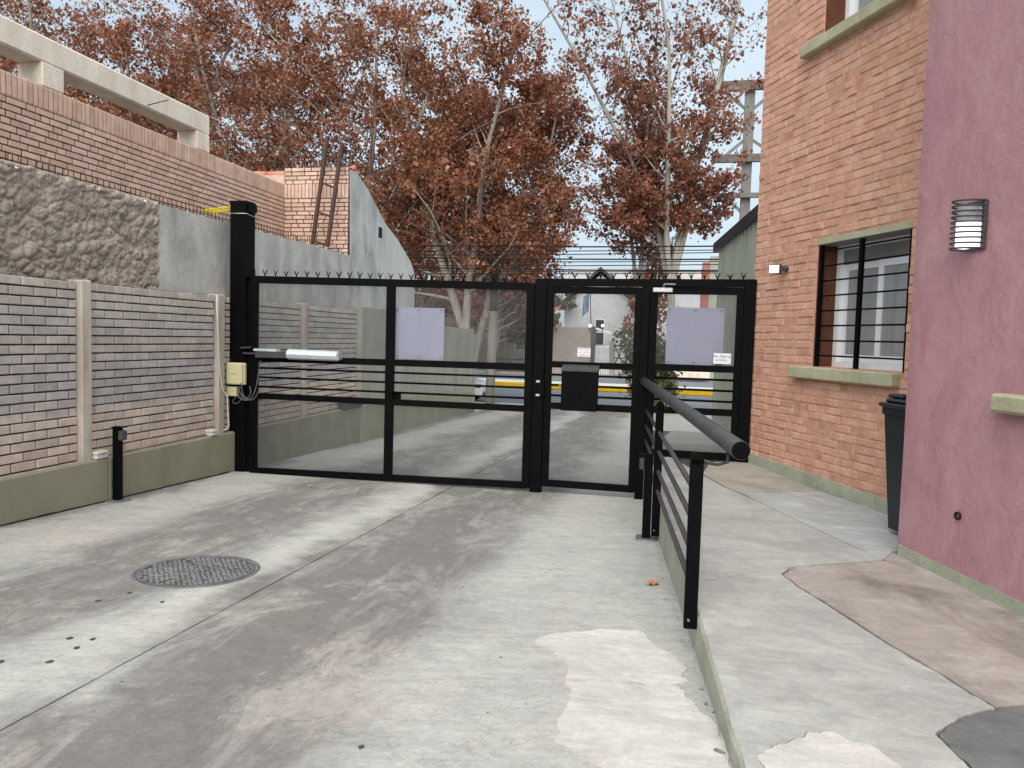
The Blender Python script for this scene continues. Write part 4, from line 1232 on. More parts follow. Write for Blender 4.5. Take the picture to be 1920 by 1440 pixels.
cb = thing('control_box', G.pt(440, 722, .05), 'beige plastic control box fixed to the tall gate post', 'control box')
a, b = gs(423, 700, .1), gs(453, 700, .1); z0, z1 = gz(438, 721, .1), gz(438, 681, .1)
one(lambda q: q.cbox(G, a - .004, b + .01, .004, .06, z0 - .004, z1 + .004, .01), 'back_shell', M['beige'], cb)
one(lambda q: q.cbox(G, a, b, .061, .1, z0, z1, .012), 'lid', M['beige'], cb)
for dx in (-.015, .03):
    one(lambda q: q.tube([G.P((a + b) / 2 + dx, .1, (z0 + z1) / 2), G.P((a + b) / 2 + dx, .103, (z0 + z1) / 2)], .007, 8), 'mark', M['darkgrey'], cb)
for ax in (a + .012, b - .012):
    one(lambda q: q.tube([G.P(ax, .1, z0 + .014), G.P(ax, .103, z0 + .014)], .008, 8), 'screw', M['darkgrey'], cb)
jb = thing('small_junction_box', G.pt(433, 743, .04), 'small beige junction box under the control box', 'junction box')
one(lambda q: q.cbox(G, gs(424, 734, .07), gs(443, 734, .07), .004, .07, gz(433, 743, .07), gz(433, 725, .07), .008), 'box', M['beige'], jb)
cbl = thing('loose_cables', G.pt(470, 755, .03), 'tangle of grey cables looping from the control box to the gate', 'cable')
for k, pts in enumerate(([(446, 724), (444, 738), (452, 748), (464, 750), (474, 742), (481, 722), (486, 690), (488, 676)],
                         [(450, 724), (450, 736), (460, 748), (470, 738), (468, 724)],
                         [(453, 722), (456, 740), (468, 750), (478, 746), (484, 735)],
                         [(447, 742), (437, 750), (440, 757), (450, 752), (455, 738)])):
    P_ = [G.pt(x, y, .05 + .02 * math.sin(i + k)) for i, (x, y) in enumerate(pts)]
    sm = []
    for i in range(len(P_) - 1):
        p0, p1, p2_, p3_ = P_[max(i - 1, 0)], P_[i], P_[i + 1], P_[min(i + 2, len(P_) - 1)]
        for t in (0, .25, .5, .75):
            sm.append(.5 * ((2 * p1) + (p2_ - p0) * t + (2 * p0 - 5 * p1 + 4 * p2_ - p3_) * t * t + (-p0 + 3 * p1 - 3 * p2_ + p3_) * t ** 3))
    sm.append(P_[-1])
    one(lambda q: q.tube(sm, .006, 6), 'cable', M['cable'], cbl)

# conduit, junction boxes on the plinth ledge
cd = thing('white_conduit', L.P(PIL[3], 0, PT), 'thin white conduit running down the pillar to the plinth ledge', 'conduit')
cpts = [L.pt(406, 552, -.02), L.pt(408, 610, -.02), L.pt(411, 690, -.02), L.pt(417, 730, -.015), L.pt(426, 742, .0), L.pt(427, 770, .0), L.pt(429, 798, -.01), L.pt(424, 806, -.03), L.pt(412, 808, -.05)]
one(lambda q: q.tube(cpts, .009, 8), 'pipe', M['white_pl'], cd)
def ledge_box(px, py, w, label):
    s = L.s(px, py, -.03)
    t = thing('ledge_junction_box', L.P(s, -.05, PT), label, 'junction box')
    one(lambda q: q.cbox(L, s - w / 2, s + w / 2, -.1, .005, PT, PT + .038, .006), 'base', M['white_pl'], t)
    one(lambda q: q.cbox(L, s - w / 2 - .004, s + w / 2 + .004, -.104, .009, PT + .039, PT + .07, .01), 'lid', M['white_pl'], t)
    return s
sA = ledge_box(187, 853, .15, 'white junction box on the plinth ledge above the cracked plinth')
sB = ledge_box(398, 808, .12, 'white junction box on the plinth ledge close to the tall gate post')
lc = thing('ledge_conduit', L.P((sA + sB) / 2, -.07, PT), 'thin pale conduit lying along the plinth ledge between the junction boxes', 'conduit')
one(lambda q: q.tube([L.P(sA + .07, -.06, PT + .02), L.P(sA + .2, -.07, PT + .012), L.P(sB - .06, -.07, PT + .012)], .011, 8), 'pipe', M['plinth_top'], lc)
ck = thing('plinth_crack', L.P(sA + .12, .005, -.25), 'dark vertical crack with peeling paint in the olive plinth below the junction box', 'crack')
mb = MB(); rnd = random.Random(2)
zz = PT - .05; sx = sA + .13
while zz > -.24:
    mb.cbox(L, sx, sx + rnd.uniform(.006, .014), -.002, .0025, zz - .03, zz, .001); zz -= .03; sx += rnd.uniform(-.006, .006)
mb.build('crack_line', M['dark_in'], ck)
yc = thing('yellow_cable', G.pt(400, 392, -.3), 'coil of yellow cable on the wall crest beside the tall gate post', 'cable')
for k in range(5):
    a_, b_ = G.pt(432, 388 + k * 1.6, -.12 - .03 * k), G.pt(378 + 3 * k, 394 + k * 1.5, -.12 - .03 * k)
    mid = a_.lerp(b_, .5) + Vector((0, 0, -.01 * (k % 3)))
    one(lambda q: q.tube([a_, a_.lerp(mid, .5) + Vector((0, 0, .004)), mid, mid.lerp(b_, .6), b_], .007, 6), 'strand', M['yellow'], yc)

# photocell posts
def cell_post(base, h, label, side):
    t = thing('photocell_post', base, label, 'post', 'black posts with a photocell near the gate')
    fr = Frame((base.x, base.y), L.u, side)
    z = base.z
    one(lambda q: q.cbox(fr, -.09, .09, -.085, .085, z, z + .012, .004), 'base_plate', M['plate'], t)
    one(lambda q: q.cbox(fr, -.031, .031, -.034, .034, z + .012, z + h, .003), 'tube', BLK, t)
    one(lambda q: q.cbox(fr, -.038, .038, .036, .075, z + h - .12, z + h - .03, .004), 'photocell', M['darkgrey'], t)
    one(lambda q: q.cbox(fr, -.042, .042, -.04, .08, z + h, z + h + .008, .002), 'cap', BLK, t)
b1 = on_drive(221, 939); b2 = on_drive(1211, 1010)
cell_post(b1, (938 - 799) / F * b1.y * 1.01, 'short black photocell post standing in front of the olive plinth', L.v)
cell_post(b2, (1010 - 851) / F * b2.y * 1.01, 'short black photocell post standing beside the ramp handrail', -L.v)

# ---- ramp handrail
hr = thing('ramp_handrail', C.P(3, .03, -.2), 'black steel handrail with a thick pipe along the raised ramp', 'handrail')
PN = .032
sn, sm2, sf = C.s(1301, 1000, PN), C.s(1233, 880, PN), C.s(1206, 800, PN)
for s, px, pyt, pyb in ((sn, 1303, 846, 1196), (sm2, 1234, 750, 1012)):
    zt, zb = C.z(px, pyt, PN), C.z(px - 4, pyb, PN)
    q = MB(); q.cbox(C, s - .02, s + .02, PN - .032, PN + .032, zb, zt - .02, .004); q.build('post', BLK, hr)
    one(lambda q: q.tube([C.P(s - .02, PN, zt - .022), C.P(s + .02, PN, zt - .022)], .032, 14), 'post_head', BLK, hr)
    one(lambda q: (q.tube([C.P(s - .025, PN + .012, zb + .05), C.P(s - .035, PN + .012, zb + .05)], .008, 6)), 'bolt', M['plate'], hr)
send = C.s(1207, 760, PN)
for zr in (.683, .525, .365, .205):
    one(lambda q: q.tube([C.P(sn, PN - .004, zr), C.P(5.55, PN - .004, zr)], .0165, 10), 'rail', M['pipe'], hr)
pn_, pf_ = on_level(1389, 845, .935), G.pt(1207, 714, .05)
pipe_dir = (pf_ - pn_).normalized()
q = MB(); q.tube([pn_, pf_], .044, 24); q.build('top_pipe', M['pipe'], hr)
one(lambda q: q.tube([pn_ - pipe_dir * .003, pn_ + pipe_dir * .002], .041, 24), 'pipe_end', BLK, hr)
for s, zt in ((sn, C.z(1303, 846, PN)), (sm2, C.z(1234, 750, PN))):
    A_ = C.P(s, PN - .03, zt - .03)
    t = (A_ - pn_).dot(pipe_dir); Bp = pn_ + pipe_dir * (t + .02) + Vector((0, 0, -.04))
    low = A_.lerp(Bp, .6); low.z = min(A_.z, Bp.z) - .02
    one(lambda q: q.tube([A_, A_.lerp(low, .6) + Vector((0, 0, -.004)), low, Vector((Bp.x, Bp.y, low.z + .012)), Bp], .008, 8), 'bracket', M['pipe'], hr)

# ---- manhole cover
mc = on_drive(370, 1071)
mh = thing('manhole_cover', mc, 'round cast iron manhole cover with small raised studs set in the drive', 'manhole cover')
rr = .37
tilt = Matrix.Rotation(-math.atan(SLOPE), 4, 'X')
mb = MB(); mb.lathe((0, 0, 0), [(rr + .025, -.01), (rr + .022, .006), (rr + .002, .007), (rr, -.004)], 48); 
def tilted(mb):
    for i, p in enumerate(mb.v): mb.v[i] = Vector(mc) + (tilt @ p)
tilted(mb); mb.build('rim', M['iron'], mh)
mb = MB(); mb.lathe((0, 0, 0), [(rr - .006, -.004), (rr - .006, .003), (0.0001, .0035)], 48, smooth=False); tilted(mb); mb.build('lid', M['iron_low'], mh)
mb = MB(); rnd = random.Random(9)
step = .034
for i in range(-12, 13):
    for j in range(-12, 13):
        x, y = i * step + (j % 2) * step / 2, j * step
        if math.hypot(x, y) < rr - .03 and rnd.random() > .06:
            w = step * rnd.uniform(.33, .43)
            x += rnd.uniform(-.004, .004); y += rnd.uniform(-.004, .004)
            if rnd.random() < .16: w = step * .52
            q = [Vector((x + sx * w, y + sy * w, .003)) for sx, sy in ((-1, -1), (1, -1), (1, 1), (-1, 1))]
            t4 = [Vector((x + sx * w * .75, y + sy * w * .75, .0095)) for sx, sy in ((-1, -1), (1, -1), (1, 1), (-1, 1))]
            mb.hexa(q + t4)
mb.lathe((0, 0, 0), [(rr - .022, .003), (rr - .022, .009), (rr - .008, .009), (rr - .008, .003)], 48, smooth=False)
tilted(mb); mb.build('studs', M['iron'], mh, kind='stuff')

# ================================================================== RIGHT SIDE
bb = thing('brick_building', B.P(1.5, -1, 0), 'orange-red brick building with grilled window right of the gates', 'building')
S0, S1, ZT = -.1, 3.45, 5.9
wsl, wsr = B.s(1527, 600), 2.13
wz0, wz1 = 1.238, 2.325
uz0 = 4.165
uz1 = 5.3
us0 = B.s(1546, 50)
holes = [(wsl, wsr, wz0, wz1), (us0, 2.02, uz0, uz1)]
def wall_boxes(parent, fr, s0, s1, z0, z1, n0, n1, holes, name, mat):
    zs = sorted({z0, z1, *[h[2] for h in holes], *[h[3] for h in holes]})
    mb = MB()
    for a, b in zip(zs, zs[1:]):
        cuts = [h for h in holes if h[2] < (a + b) / 2 < h[3]]
        x = s0
        for h in sorted(cuts):
            mb.box(fr, x, h[0], n0, n1, a, b); x = h[1]
        mb.box(fr, x, s1, n0, n1, a, b)
    return mb.build(name, mat, parent)
wall_boxes(bb, B, S0 + .006, S1, 0.0, ZT, -.4, -.0055, holes, 'mortar_wall', M['bjoint'])
one(lambda q: q.box(B, S0 + .006, S1 + 3, -4.5, -.402, 0.0, ZT), 'rear_block', M['dark_in'], bb)
one(lambda q: q.box(B, S0 - .0, S0 + .005, -4.5, -.03, 0.0, ZT), 'street_face', M['bbrick'], bb)
# bricks laid by hand: stretchers and headers, uneven courses
bl = []
rb = random.Random(31)
zb0 = .26
r = 0
z = zb0
while z < ZT - .05:
    h = .071
    s = S0 - (.11 if r % 2 else 0) - .001
    while s < S1:
        ln = rb.choice((.235, .235, .225, .115)) * rb.uniform(.95, 1.05)
        a, b = max(s, S0), min(s + ln, S1)
        parts = [(a, b)]
        zc = z + h / 2
        for (h0, h1, g0, g1) in holes:
            if g0 - .035 < zc < g1 + (.085 if g0 < 3 else .0):
                np_ = []
                for (x0, x1) in parts:
                    if x1 <= h0 or x0 >= h1: np_.append((x0, x1))
                    else:
                        if x0 < h0: np_.append((x0, h0))
                        if x1 > h1: np_.append((h1, x1))
                parts = np_
        for (x0, x1) in parts:
            if x1 - x0 > .03:
                bl.append(((x0 + x1) / 2, zc + rb.uniform(-.003, .003), x1 - x0 - .010, .060 + rb.uniform(-.006, .003), -.02, -.001 + rb.gauss(0, .003), rb.gauss(0, .012), x1 < 2.75))
        s += ln
    z += h; r += 1
lay_bricks(bb, B, bl, M['bbrick'], (.025, .09), 300, seed=4)
# skirting following the ramp
q = MB()
ss = [S0 - .004, .6, 1.2, 1.8, 2.4, 3.2]
for a, b in zip(ss, ss[1:]):
    ya, yb = B.P(a, 0, 0).y, B.P(b, 0, 0).y
    za, zb = wz(ya), wz(yb)
    q.hexa([B.P(a, -.02, za - .3), B.P(b, -.02, zb - .3), B.P(b, .016, zb - .3), B.P(a, .016, za - .3), B.P(a, -.02, za + .115), B.P(b, -.02, zb + .105), B.P(b, .012, zb + .1), B.P(a, .012, za + .11)])
q.build('skirting', M['skirt'], bb)
# windows
def window(z0, z1, sa, sb, sill_z0, sill_z1, lintel):
    w = one(lambda q: (q.box(B, sa, sa + .055, -.26, -.20, z0, z1), q.box(B, sb - .055, sb, -.26, -.20, z0, z1), q.box(B, sa + .055, sb - .055, -.26, -.20, z0, z0 + .05), q.box(B, sa + .055, sb - .055, -.26, -.20, z1 - .04, z1)), 'window', M['white_frame'], bb)
    one(lambda q: q.box(B, sa + .055, sb - .055, -.27, -.23, z1 - .17, z1 - .041), 'shutter_box', M['blind'], w)
    mid = (sa + sb) / 2
    top_ = z1 - .172
    for k, (a, b, n) in enumerate(((sa + .057, mid + .03, -.235), (mid - .03, sb - .057, -.208))):
        o = one(lambda q: (q.box(B, a, a + .06, n - .025, n, z0 + .052, top_), q.box(B, b - .06, b, n - .025, n, z0 + .052, top_), q.box(B, a + .06, b - .06, n - .025, n, z0 + .052, z0 + .115), q.box(B, a + .06, b - .06, n - .025, n, top_ - .055, top_)), 'sash', M['white_frame'], w)
        one(lambda q: q.box(B, a + .058, b - .058, n - .016, n - .010, z0 + .11, top_ - .05), 'pane', M['glass'], w)
    for ra in (sa - .004, sb - .002):
        one(lambda q: q.box(B, ra, ra + .006, -.198, -.008, z0, z1), 'reveal', M['reveal'], w)
    one(lambda q: q.box(B, sa + .003, sb - .003, -.198, -.009, z1 - .005, z1 - .0005), 'soffit', M['blind'], w)
    if lintel:
        one(lambda q: q.box(B, sa - .01, sb + .0, -.015, .003, z1, z1 + .055), 'lintel', M['sill'], bb)
    q = MB(); q.cbox(B, sa - .245, 2.105, -.25, .085, sill_z0, sill_z1, .01)
    q.build('sill', M['sill'], bb)
window(wz0, wz1, wsl, wsr, 1.125, 1.232, True)
window(uz0, uz1, us0, 2.02, 4.055, 4.16, False)
gl = thing('window_grille', B.P((wsl + wsr) / 2, -.03, wz0), 'black steel bar grille in front of the ground floor window', 'grille')
for s, w in ((wsl + .018, .03), (B.s(1611, 560, -.03), .036), (wsr - .02, .03)):
    one(lambda q: q.cbox(B, s - w / 2, s + w / 2, -.05, -.015, wz0 - .004, wz1 - .008, .003), 'upright', BLK, gl)
for i in range(8):
    z = wz0 + .1 + i * (wz1 - wz0 - .16) / 7
    one(lambda q: q.tube([B.P(wsl + .02, -.033, z), B.P(wsr - .02, -.033, z)], .0075, 8), 'bar', BLK, gl)

# ---- pink rendered wall
pk = thing('pink_building_wing', K.P(1, -1, 0), 'dusky pink plastered building wing with green skirting and a wall lamp', 'building')
def kz(s): return wz(K.P(s, 0, 0).y)
q = MB()
ns, nz = 36, 60
import itertools
def kh(s, z): return .004 * noise.fractal(Vector((s * 5, z * 2.2, 4)), 1, 2, 5)
vv = []
for i in range(ns + 1):
    s = -.0 + 3.2 * i / ns
    for j in range(nz + 1):
        z = .06 + 5.9 * (j / nz) ** 1.2
        vv.append(K.P(s + (abs(kh(s, z * 3)) * .8 if i == 0 else 0), kh(s, z) - (.012 if i == 0 else 0), z))
q.add(vv, [(i * (nz + 1) + j, i * (nz + 1) + j + 1, (i + 1) * (nz + 1) + j + 1, (i + 1) * (nz + 1) + j) for i in range(ns) for j in range(nz)], True)
q.build('front_wall', M['pink'], pk)
one(lambda q: q.box(K, .004, 8, -3, -.016, -.1, 5.96), 'wall_core', M['pink'], pk)
q = MB()
ss = [.03, .5, 1.0, 1.5, 2.2, 3.2]
for a, b in zip(ss, ss[1:]):
    q.hexa([K.P(a, -.02, kz(a) - .3), K.P(b, -.02, kz(b) - .3), K.P(b, .008, kz(b) - .3), K.P(a, .008, kz(a) - .3), K.P(a, -.02, kz(a) + .072), K.P(b, -.02, kz(b) + .072), K.P(b, .004, kz(b) + .07), K.P(a, .004, kz(a) + .07)])
q.build('skirting', M['skirt'], pk)
s_s = K.s(1878, 745)
q = MB(); q.cbox(K, s_s, 2.6, -.03, .075, 1.1, 1.2, .016); q.build('sill', M['sill'], pk)
one(lambda q: q.box(K, s_s + .22, 2.6, -.15, .0065, 1.21, 2.35), 'window_opening', M['dark_in'], pk)
sh, zh = K.sz(1798, 967)
one(lambda q: q.lathe(K.P(sh, -.004, zh), [(.022, 0), (.024, .018), (.017, .019), (.016, .004), (.0005, .003)], 16, K.v), 'pipe_stub', M['dark_in'], pk)

# ---- wall lamp on the pink wall
sL_, zL0 = K.sz(1831, 470, .0); _, zL1 = K.sz(1831, 379, .0)
lamp = thing('wall_lamp', K.P(sL_, 0, zL0), 'lit half-round wall lamp with dark louvre rings on the pink wall', 'wall lamp')
one(lambda q: q.cbox(K, sL_ - .078, sL_ + .078, .004, .03, zL0, zL1, .006), 'back_plate', M['bracket'], lamp)
def half(r, e=1.55, k=14, s=sL_):
    return [K.P(s + r * math.cos(math.pi * i / k), .03 + r * e * math.sin(math.pi * i / k), 0) for i in range(k + 1)]
nr = 10
for i in range(nr):
    z = zL0 + .006 + (zL1 - zL0 - .012) * i / (nr - 1)
    one(lambda q: q.tube([p + Vector((0, 0, z)) for p in half(.077)], .0055, 6), 'louvre_ring', M['bracket'], lamp)
zm_ = zL0 + (zL1 - zL0) * .56
for nm, a, b, mt in (('lit_diffuser', zL0 + .012, zm_, M['lamp_on']), ('upper_diffuser', zm_, zL1 - .035, M['diffuser'])):
    q = MB(); hp = half(.06)
    for i in range(len(hp) - 1):
        q.add([hp[i] + Vector((0, 0, a)), hp[i + 1] + Vector((0, 0, a)), hp[i + 1] + Vector((0, 0, b)), hp[i] + Vector((0, 0, b))], [(0, 1, 2, 3)], True)
    q.add([p + Vector((0, 0, b if 'upper' in nm else a)) for p in hp], [list(range(len(hp)))])
    q.build(nm, mt, lamp)

# ---- floodlight on the brick wall
sF, zF = B.sz(1456, 505, .08)
fl = thing('floodlight', B.P(sF, 0, zF), 'small lit floodlight on the brick building above the side gate', 'floodlight')
FF = Frame((B.P(sF, .1, 0).x, B.P(sF, .1, 0).y), (B.u * .8 - B.v * .55), (B.v * .8 + B.u * .55))
one(lambda q: q.cbox(FF, -.06, .06, -.03, .012, zF - .045, zF + .045, .006), 'housing', M['bracket'], fl)
one(lambda q: q.cbox(FF, -.048, .048, .0125, .016, zF - .036, zF + .036, .001), 'lens', M['led'], fl)
one(lambda q: (q.bar(B.P(sF + .05, 0, zF), B.P(sF + .03, .08, zF), .04, .03), q.tube([B.P(sF + .06, .0, zF), B.P(sF + .06, .045, zF)], .025, 10)), 'arm', M['bracket'], fl)

# ---- wheelie bin tucked behind the pink corner
bc = Vector((2.86, 5.13, 0)); bc.z = wz(bc.y)
BF = Frame((bc.x, bc.y), (1, .132), (.132, -1))
bn = thing('wheelie_bin', bc, 'black wheelie bin standing behind the corner of the pink wall', 'bin')
q = MB()
def ring(w, d, z): return [BF.P(-w, -d, z), BF.P(w, -d, z), BF.P(w, d, z), BF.P(-w, d, z)]
z0 = bc.z
lv = [(.15, .18, .04), (.175, .205, .45), (.195, .23, .84), (.208, .24, .845), (.208, .24, .895)]
vv = []
for w, d, h in lv: vv += ring(w, d, z0 + h)
q.add(vv, [(3, 2, 1, 0), (16, 17, 18, 19)] + [(4 * i + j, 4 * i + (j + 1) % 4, 4 * i + 4 + (j + 1) % 4, 4 * i + 4 + j) for i in range(4) for j in range(4)])
q.build('body', M['bin'], bn)
q = MB()
q.cbox(BF, -.228, .228, -.26, .27, z0 + .896, z0 + .925, .008)
q.cbox(BF, -.2, .2, -.23, .23, z0 + .926, z0 + .955, .012)
q.cbox(BF, -.16, .16, -.26, -.1, z0 + .956, z0 + .985, .01)
q.build('lid', M['bin'], bn)
for sx in (-.15, .15):
    q = MB(); q.lathe(BF.P(sx, .16, z0 + .1), [(.001, -.025), (.1, -.025), (.1, .025), (.001, .025)], 18, BF.u); q.build('wheel', M['tyre'], bn)
one(lambda q: q.tube([BF.P(-.16, .26, z0 + .87), BF.P(.16, .26, z0 + .87)], .014, 8), 'handle', M['bin'], bn)

# ================================================================== BEYOND THE GATE
# ---- green sheet-metal building on the right of the drive
sd = thing('green_shed', (4.2, 11.5, -.3), 'grey-green sheet-metal shed with a black fascia beside the drive beyond the side gate', 'shed')
H0 = Frame((2.95, 8.2), (.12, 1), (-1, .12))
def shed_px(px, py): return H0.sz(px, py)
sA0, zA = H0.sz(1344, 470); sA1, zA1 = H0.sz(1416, 432)
zr0 = 2.62; zr1 = 2.75
q = MB(); x = 0.0
ed = sA0
while x < ed:
    w = min(.3, ed - x)
    for a, b, n in ((0, .22, 0.0), (.22, .245, -.012), (.245, .3, -.02)):
        if x + b <= ed + .001: q.box(H0, x + a, x + b, -.06, n, -.6, zA - .02)
    x += .3
q.build('sheet_wall', M['shed'], sd)
one(lambda q: q.box(H0, .01, ed - .01, -3, -.062, -.6, zA - .05), 'rear_block', M['shed'], sd)
one(lambda q: q.box(H0, -.2, ed + .05, -3, .06, zA - .02, zA + .13), 'black_fascia', M['roofblack'], sd)
# ---- utility pole and overhead cables along the street
def st_pt(px, n, z):
    """point on the street frame at offset n and height z in the picture column px"""
    o = ST.o + ST.v * n
    d = ray(px, 640)
    t = (o - CAM).dot(ST.v) / d.dot(ST.v)
    p = CAM + d * t
    return Vector((p.x, p.y, z))
pb = st_pt(921, .5, -.96)
up = thing('utility_pole', pb, 'dark utility pole on the near pavement among the trees', 'pole')
one(lambda q: q.tube([pb, pb + Vector((0.05, 0, 3.3))], [.17, .155], 12), 'lower_shaft', M['pole_low'], up)
one(lambda q: q.tube([pb + Vector((.05, 0, 3.3)), pb + Vector((.12, 0, 9.5))], [.15, .11], 12), 'upper_shaft', M['wood_pole'], up)
one(lambda q: q.tube([pb + Vector((.02, -.2, 4.6)), pb + Vector((.02, -.2, 5.6))], [.16, .16], 10), 'cable_box', M['wood_pole'], up)
for hh in (4.4, 5.0, 5.6):
    one(lambda q: q.bar(pb + Vector((-.5, -.05, hh)), pb + Vector((.55, -.15, hh)), .06, .06), 'cross_arm', M['wood_pole'], up)
def cable(name, pts, r, label, group='overhead cables along the street'):
    mb = MB(); mb.tube(pts, r, 5, cap=False); mb.build(name, M['wire'], label=label, cat='cable', group=group)
rw_ = random.Random(12)
for i, py in enumerate((462, 471, 478, 485, 491, 499, 505, 509, 514)):
    n = 2.4 + rw_.uniform(-.3, .3)
    base = ST.pt(1000, py, n)
    pts = []
    for k in range(25):
        s = -16 + 32 * k / 24
        z = base.z + .0009 * (s - rw_.uniform(-.2, .2)) ** 2 + rw_.uniform(-.004, .004) + (s * .006 * (i % 3 - 1))
        pts.append(ST.P(s, n, z))
    cable('overhead_cable', pts, .015 if i % 3 else .024, 'black overhead cable strung along the street just above the gates')
for i, ((x0, y0, d0), (x1, y1, d1)) in enumerate((((300, -60, 17), (930, 520, 26)), ((160, -40, 17), (930, 500, 26)), ((560, 240, 15), (830, 450, 25)), ((640, 310, 15), (830, 440, 25)), ((420, 130, 17), (925, 470, 26)))):
    a, b = CAM + ray(x0, y0) * d0, CAM + ray(x1, y1) * d1
    pts = [a.lerp(b, k / 14) - Vector((0, 0, 1.2 * (k / 14) * (1 - k / 14))) for k in range(15)]
    cable('service_cable', pts, .009, 'thin grey service cable dropping from the left to the utility pole', 'service cables crossing in front of the trees')
a, b = CAM + ray(1052, 2) * 16, CAM + ray(975, 85) * 24
cable('single_cable', [a.lerp(b, k / 8) for k in range(-2, 14)], .01, 'single thin cable against the open sky above the tree tops', None)

# ---- billboard frame
bp = on_level(1392, 700, -1.0); 
bx0 = CAM + ray(1385, 640) * 31
bx0.z = -1.0
bf = thing('billboard_frame', bx0, 'weathered steel billboard frame with cross beams behind the shed', 'billboard frame')
BFm = Frame((bx0.x, bx0.y), ST.u, ST.v)
def bz(py): return BFm.z(1395, py)
zt_ = bz(160)
one(lambda q: q.box(BFm, -.19, .19, -.19, .19, -1.0, zt_), 'mast', M['steel'], bf)
for py, hh, a, b, mt in ((165, .36, -1.45, 5, 'steel_rust'), (300, .3, -1.4, 5, 'steel_rust'), (369, .18, -1.4, 5, 'steel')):
    one(lambda q: q.box(BFm, a, b, .2, .4, bz(py) - hh / 2, bz(py) + hh / 2), 'beam', M[mt], bf)
for (sa, pa_), (sb, pb_) in (((-1.0, 172), (-.1, 208)), ((1.0, 172), (.1, 208)), ((-.95, 296), (-.1, 262)), ((1.1, 296), (.1, 262)), ((-.9, 365), (-.1, 400)), ((1.0, 372), (.1, 408))):
    for dn_ in (-.05, .05):
        one(lambda q: q.bar(BFm.P(sa + dn_, .1, bz(pa_)), BFm.P(sb + dn_, .1, bz(pb_)), .05, .05), 'brace', M['steel'], bf)

# ---- house across the street
HD = Frame((ST.P(0, -27, 0).x, ST.P(0, -27, 0).y), ST.u, ST.v)      # 27 m beyond the near kerb
hs = thing('gabled_house', HD.P(HD.s(1125, 640), -3, -.93), 'white gabled house across the street seen through the gate', 'house')
hl, hrr = HD.s(1058, 600), HD.s(1192, 600)
za = HD.z(1127, 507); zeL = HD.z(1060, 590); 
hm = HD.s(1127, 520)
ze_ = za - (hm - hl) * .95
q = MB()
q.prism([HD.P(hl, 0, -.93), HD.P(hrr, 0, -.93), HD.P(hrr, 0, ze_), HD.P(hm, 0, za - .25), HD.P(hl, 0, ze_)], -HD.v * 9)
q.build('wall', M['house'], hs)
for a, b in (((hl - .5, ze_ - .35), (hm, za)), ((hrr + .5, ze_ - .35), (hm, za))):
    q = MB(); q.prism([HD.P(a[0], .5, a[1]), HD.P(b[0], .5, b[1]), HD.P(b[0], .5, b[1] + .22), HD.P(a[0], .5, a[1] + .22)], -HD.v * 10); q.build('roof', M['roof'], hs)
ws0, ws1 = HD.s(1117, 620), HD.s(1132, 620)
for p0, p1 in ((600, 620), (624, 646)):
    w = one(lambda q: q.box(HD, ws0 - .06, ws1 + .06, .0, .05, HD.z(1125, p1) - .06, HD.z(1125, p0) + .06), 'window', M['white_frame'], hs)
    one(lambda q: q.box(HD, ws0, ws1, .02, .07, HD.z(1125, p1), HD.z(1125, p0)), 'pane', M['dark_in'], w)
FD = Frame((ST.P(0, -24.6, 0).x, ST.P(0, -24.6, 0).y), ST.u, ST.v)
fw = thing('tan_garden_wall', FD.P(FD.s(1070, 690), 0, -.93), 'tan rendered garden wall in front of the white house', 'wall')
one(lambda q: q.cbox(FD, FD.s(1030, 650), FD.s(1108, 650), -.3, 0, -.93, FD.z(1070, 613), .02), 'wall', M['house_tan'], fw)
one(lambda q: q.cbox(FD, FD.s(1108, 650), FD.s(1116, 650), -.4, .1, -.93, FD.z(1112, 612), .02), 'pier', M['roof'], fw)
one(lambda q: q.cbox(FD, FD.s(1142, 660), FD.s(1152, 660), -.3, 0, -.93, FD.z(1147, 640), .02), 'low_pier', M['house_tan'], fw)
fg = thing('white_garden_gate', FD.P(FD.s(1128, 690), 0, -.93), 'white bar gate beside the tan garden wall', 'gate')
for i in range(9):
    s = FD.s(1116 + i * 3.2, 660)
    one(lambda q: q.bar(FD.P(s, 0, -.9), FD.P(s, 0, FD.z(1128, 648)), .035), 'bar', M['white_frame'], fg)
for py in (650, 668, 682):
    one(lambda q: q.bar(FD.P(FD.s(1116, 660), 0, FD.z(1128, py)), FD.P(FD.s(1142, 660), 0, FD.z(1128, py)), .04), 'rail', M['white_frame'], fg)
aw = thing('porch_awning', FD.P(FD.s(1125, 620), -1, FD.z(1125, 618)), 'white sloping porch awning by the garden gate', 'awning')
one(lambda q: q.bar(FD.P(FD.s(1109, 612), -.2, FD.z(1109, 613)), FD.P(FD.s(1149, 625), -.2, FD.z(1149, 626)), .5, .12), 'slab', M['white_frame'], aw)
for px, py in ((1106, 610.5), (1130, 610.5)):
    c = FD.pt(px, py, .2)
    t = thing('globe_lamp', c - Vector((0, 0, .35)), 'lit white globe lamp on the garden wall', 'lamp', 'lit globe lamps at the house across the street')
    bm_ = bmesh.new(); bmesh.ops.create_uvsphere(bm_, u_segments=14, v_segments=8, radius=.1)
    q = MB(); bm_.verts.index_update(); q.add([c + v.co for v in bm_.verts], [[v.index for v in f.verts] for f in bm_.faces], True); bm_.free()
    q.build('globe', M['globe'], t)
    one(lambda q: q.tube([c - Vector((0, 0, .4)), c - Vector((0, 0, .13))], .03, 6), 'stem', M['bracket'], t)
fpz = FD.pt(1108, 612, -.3)
fp_ = thing('flag_pole', fpz, 'slim flag pole with a blue flag in front of the white house', 'flag pole')
one(lambda q: q.tube([fpz, FD.pt(1107, 545, -.3)], .03, 6), 'pole', M['darkgrey'], fp_)
q = MB()
gr_ = []
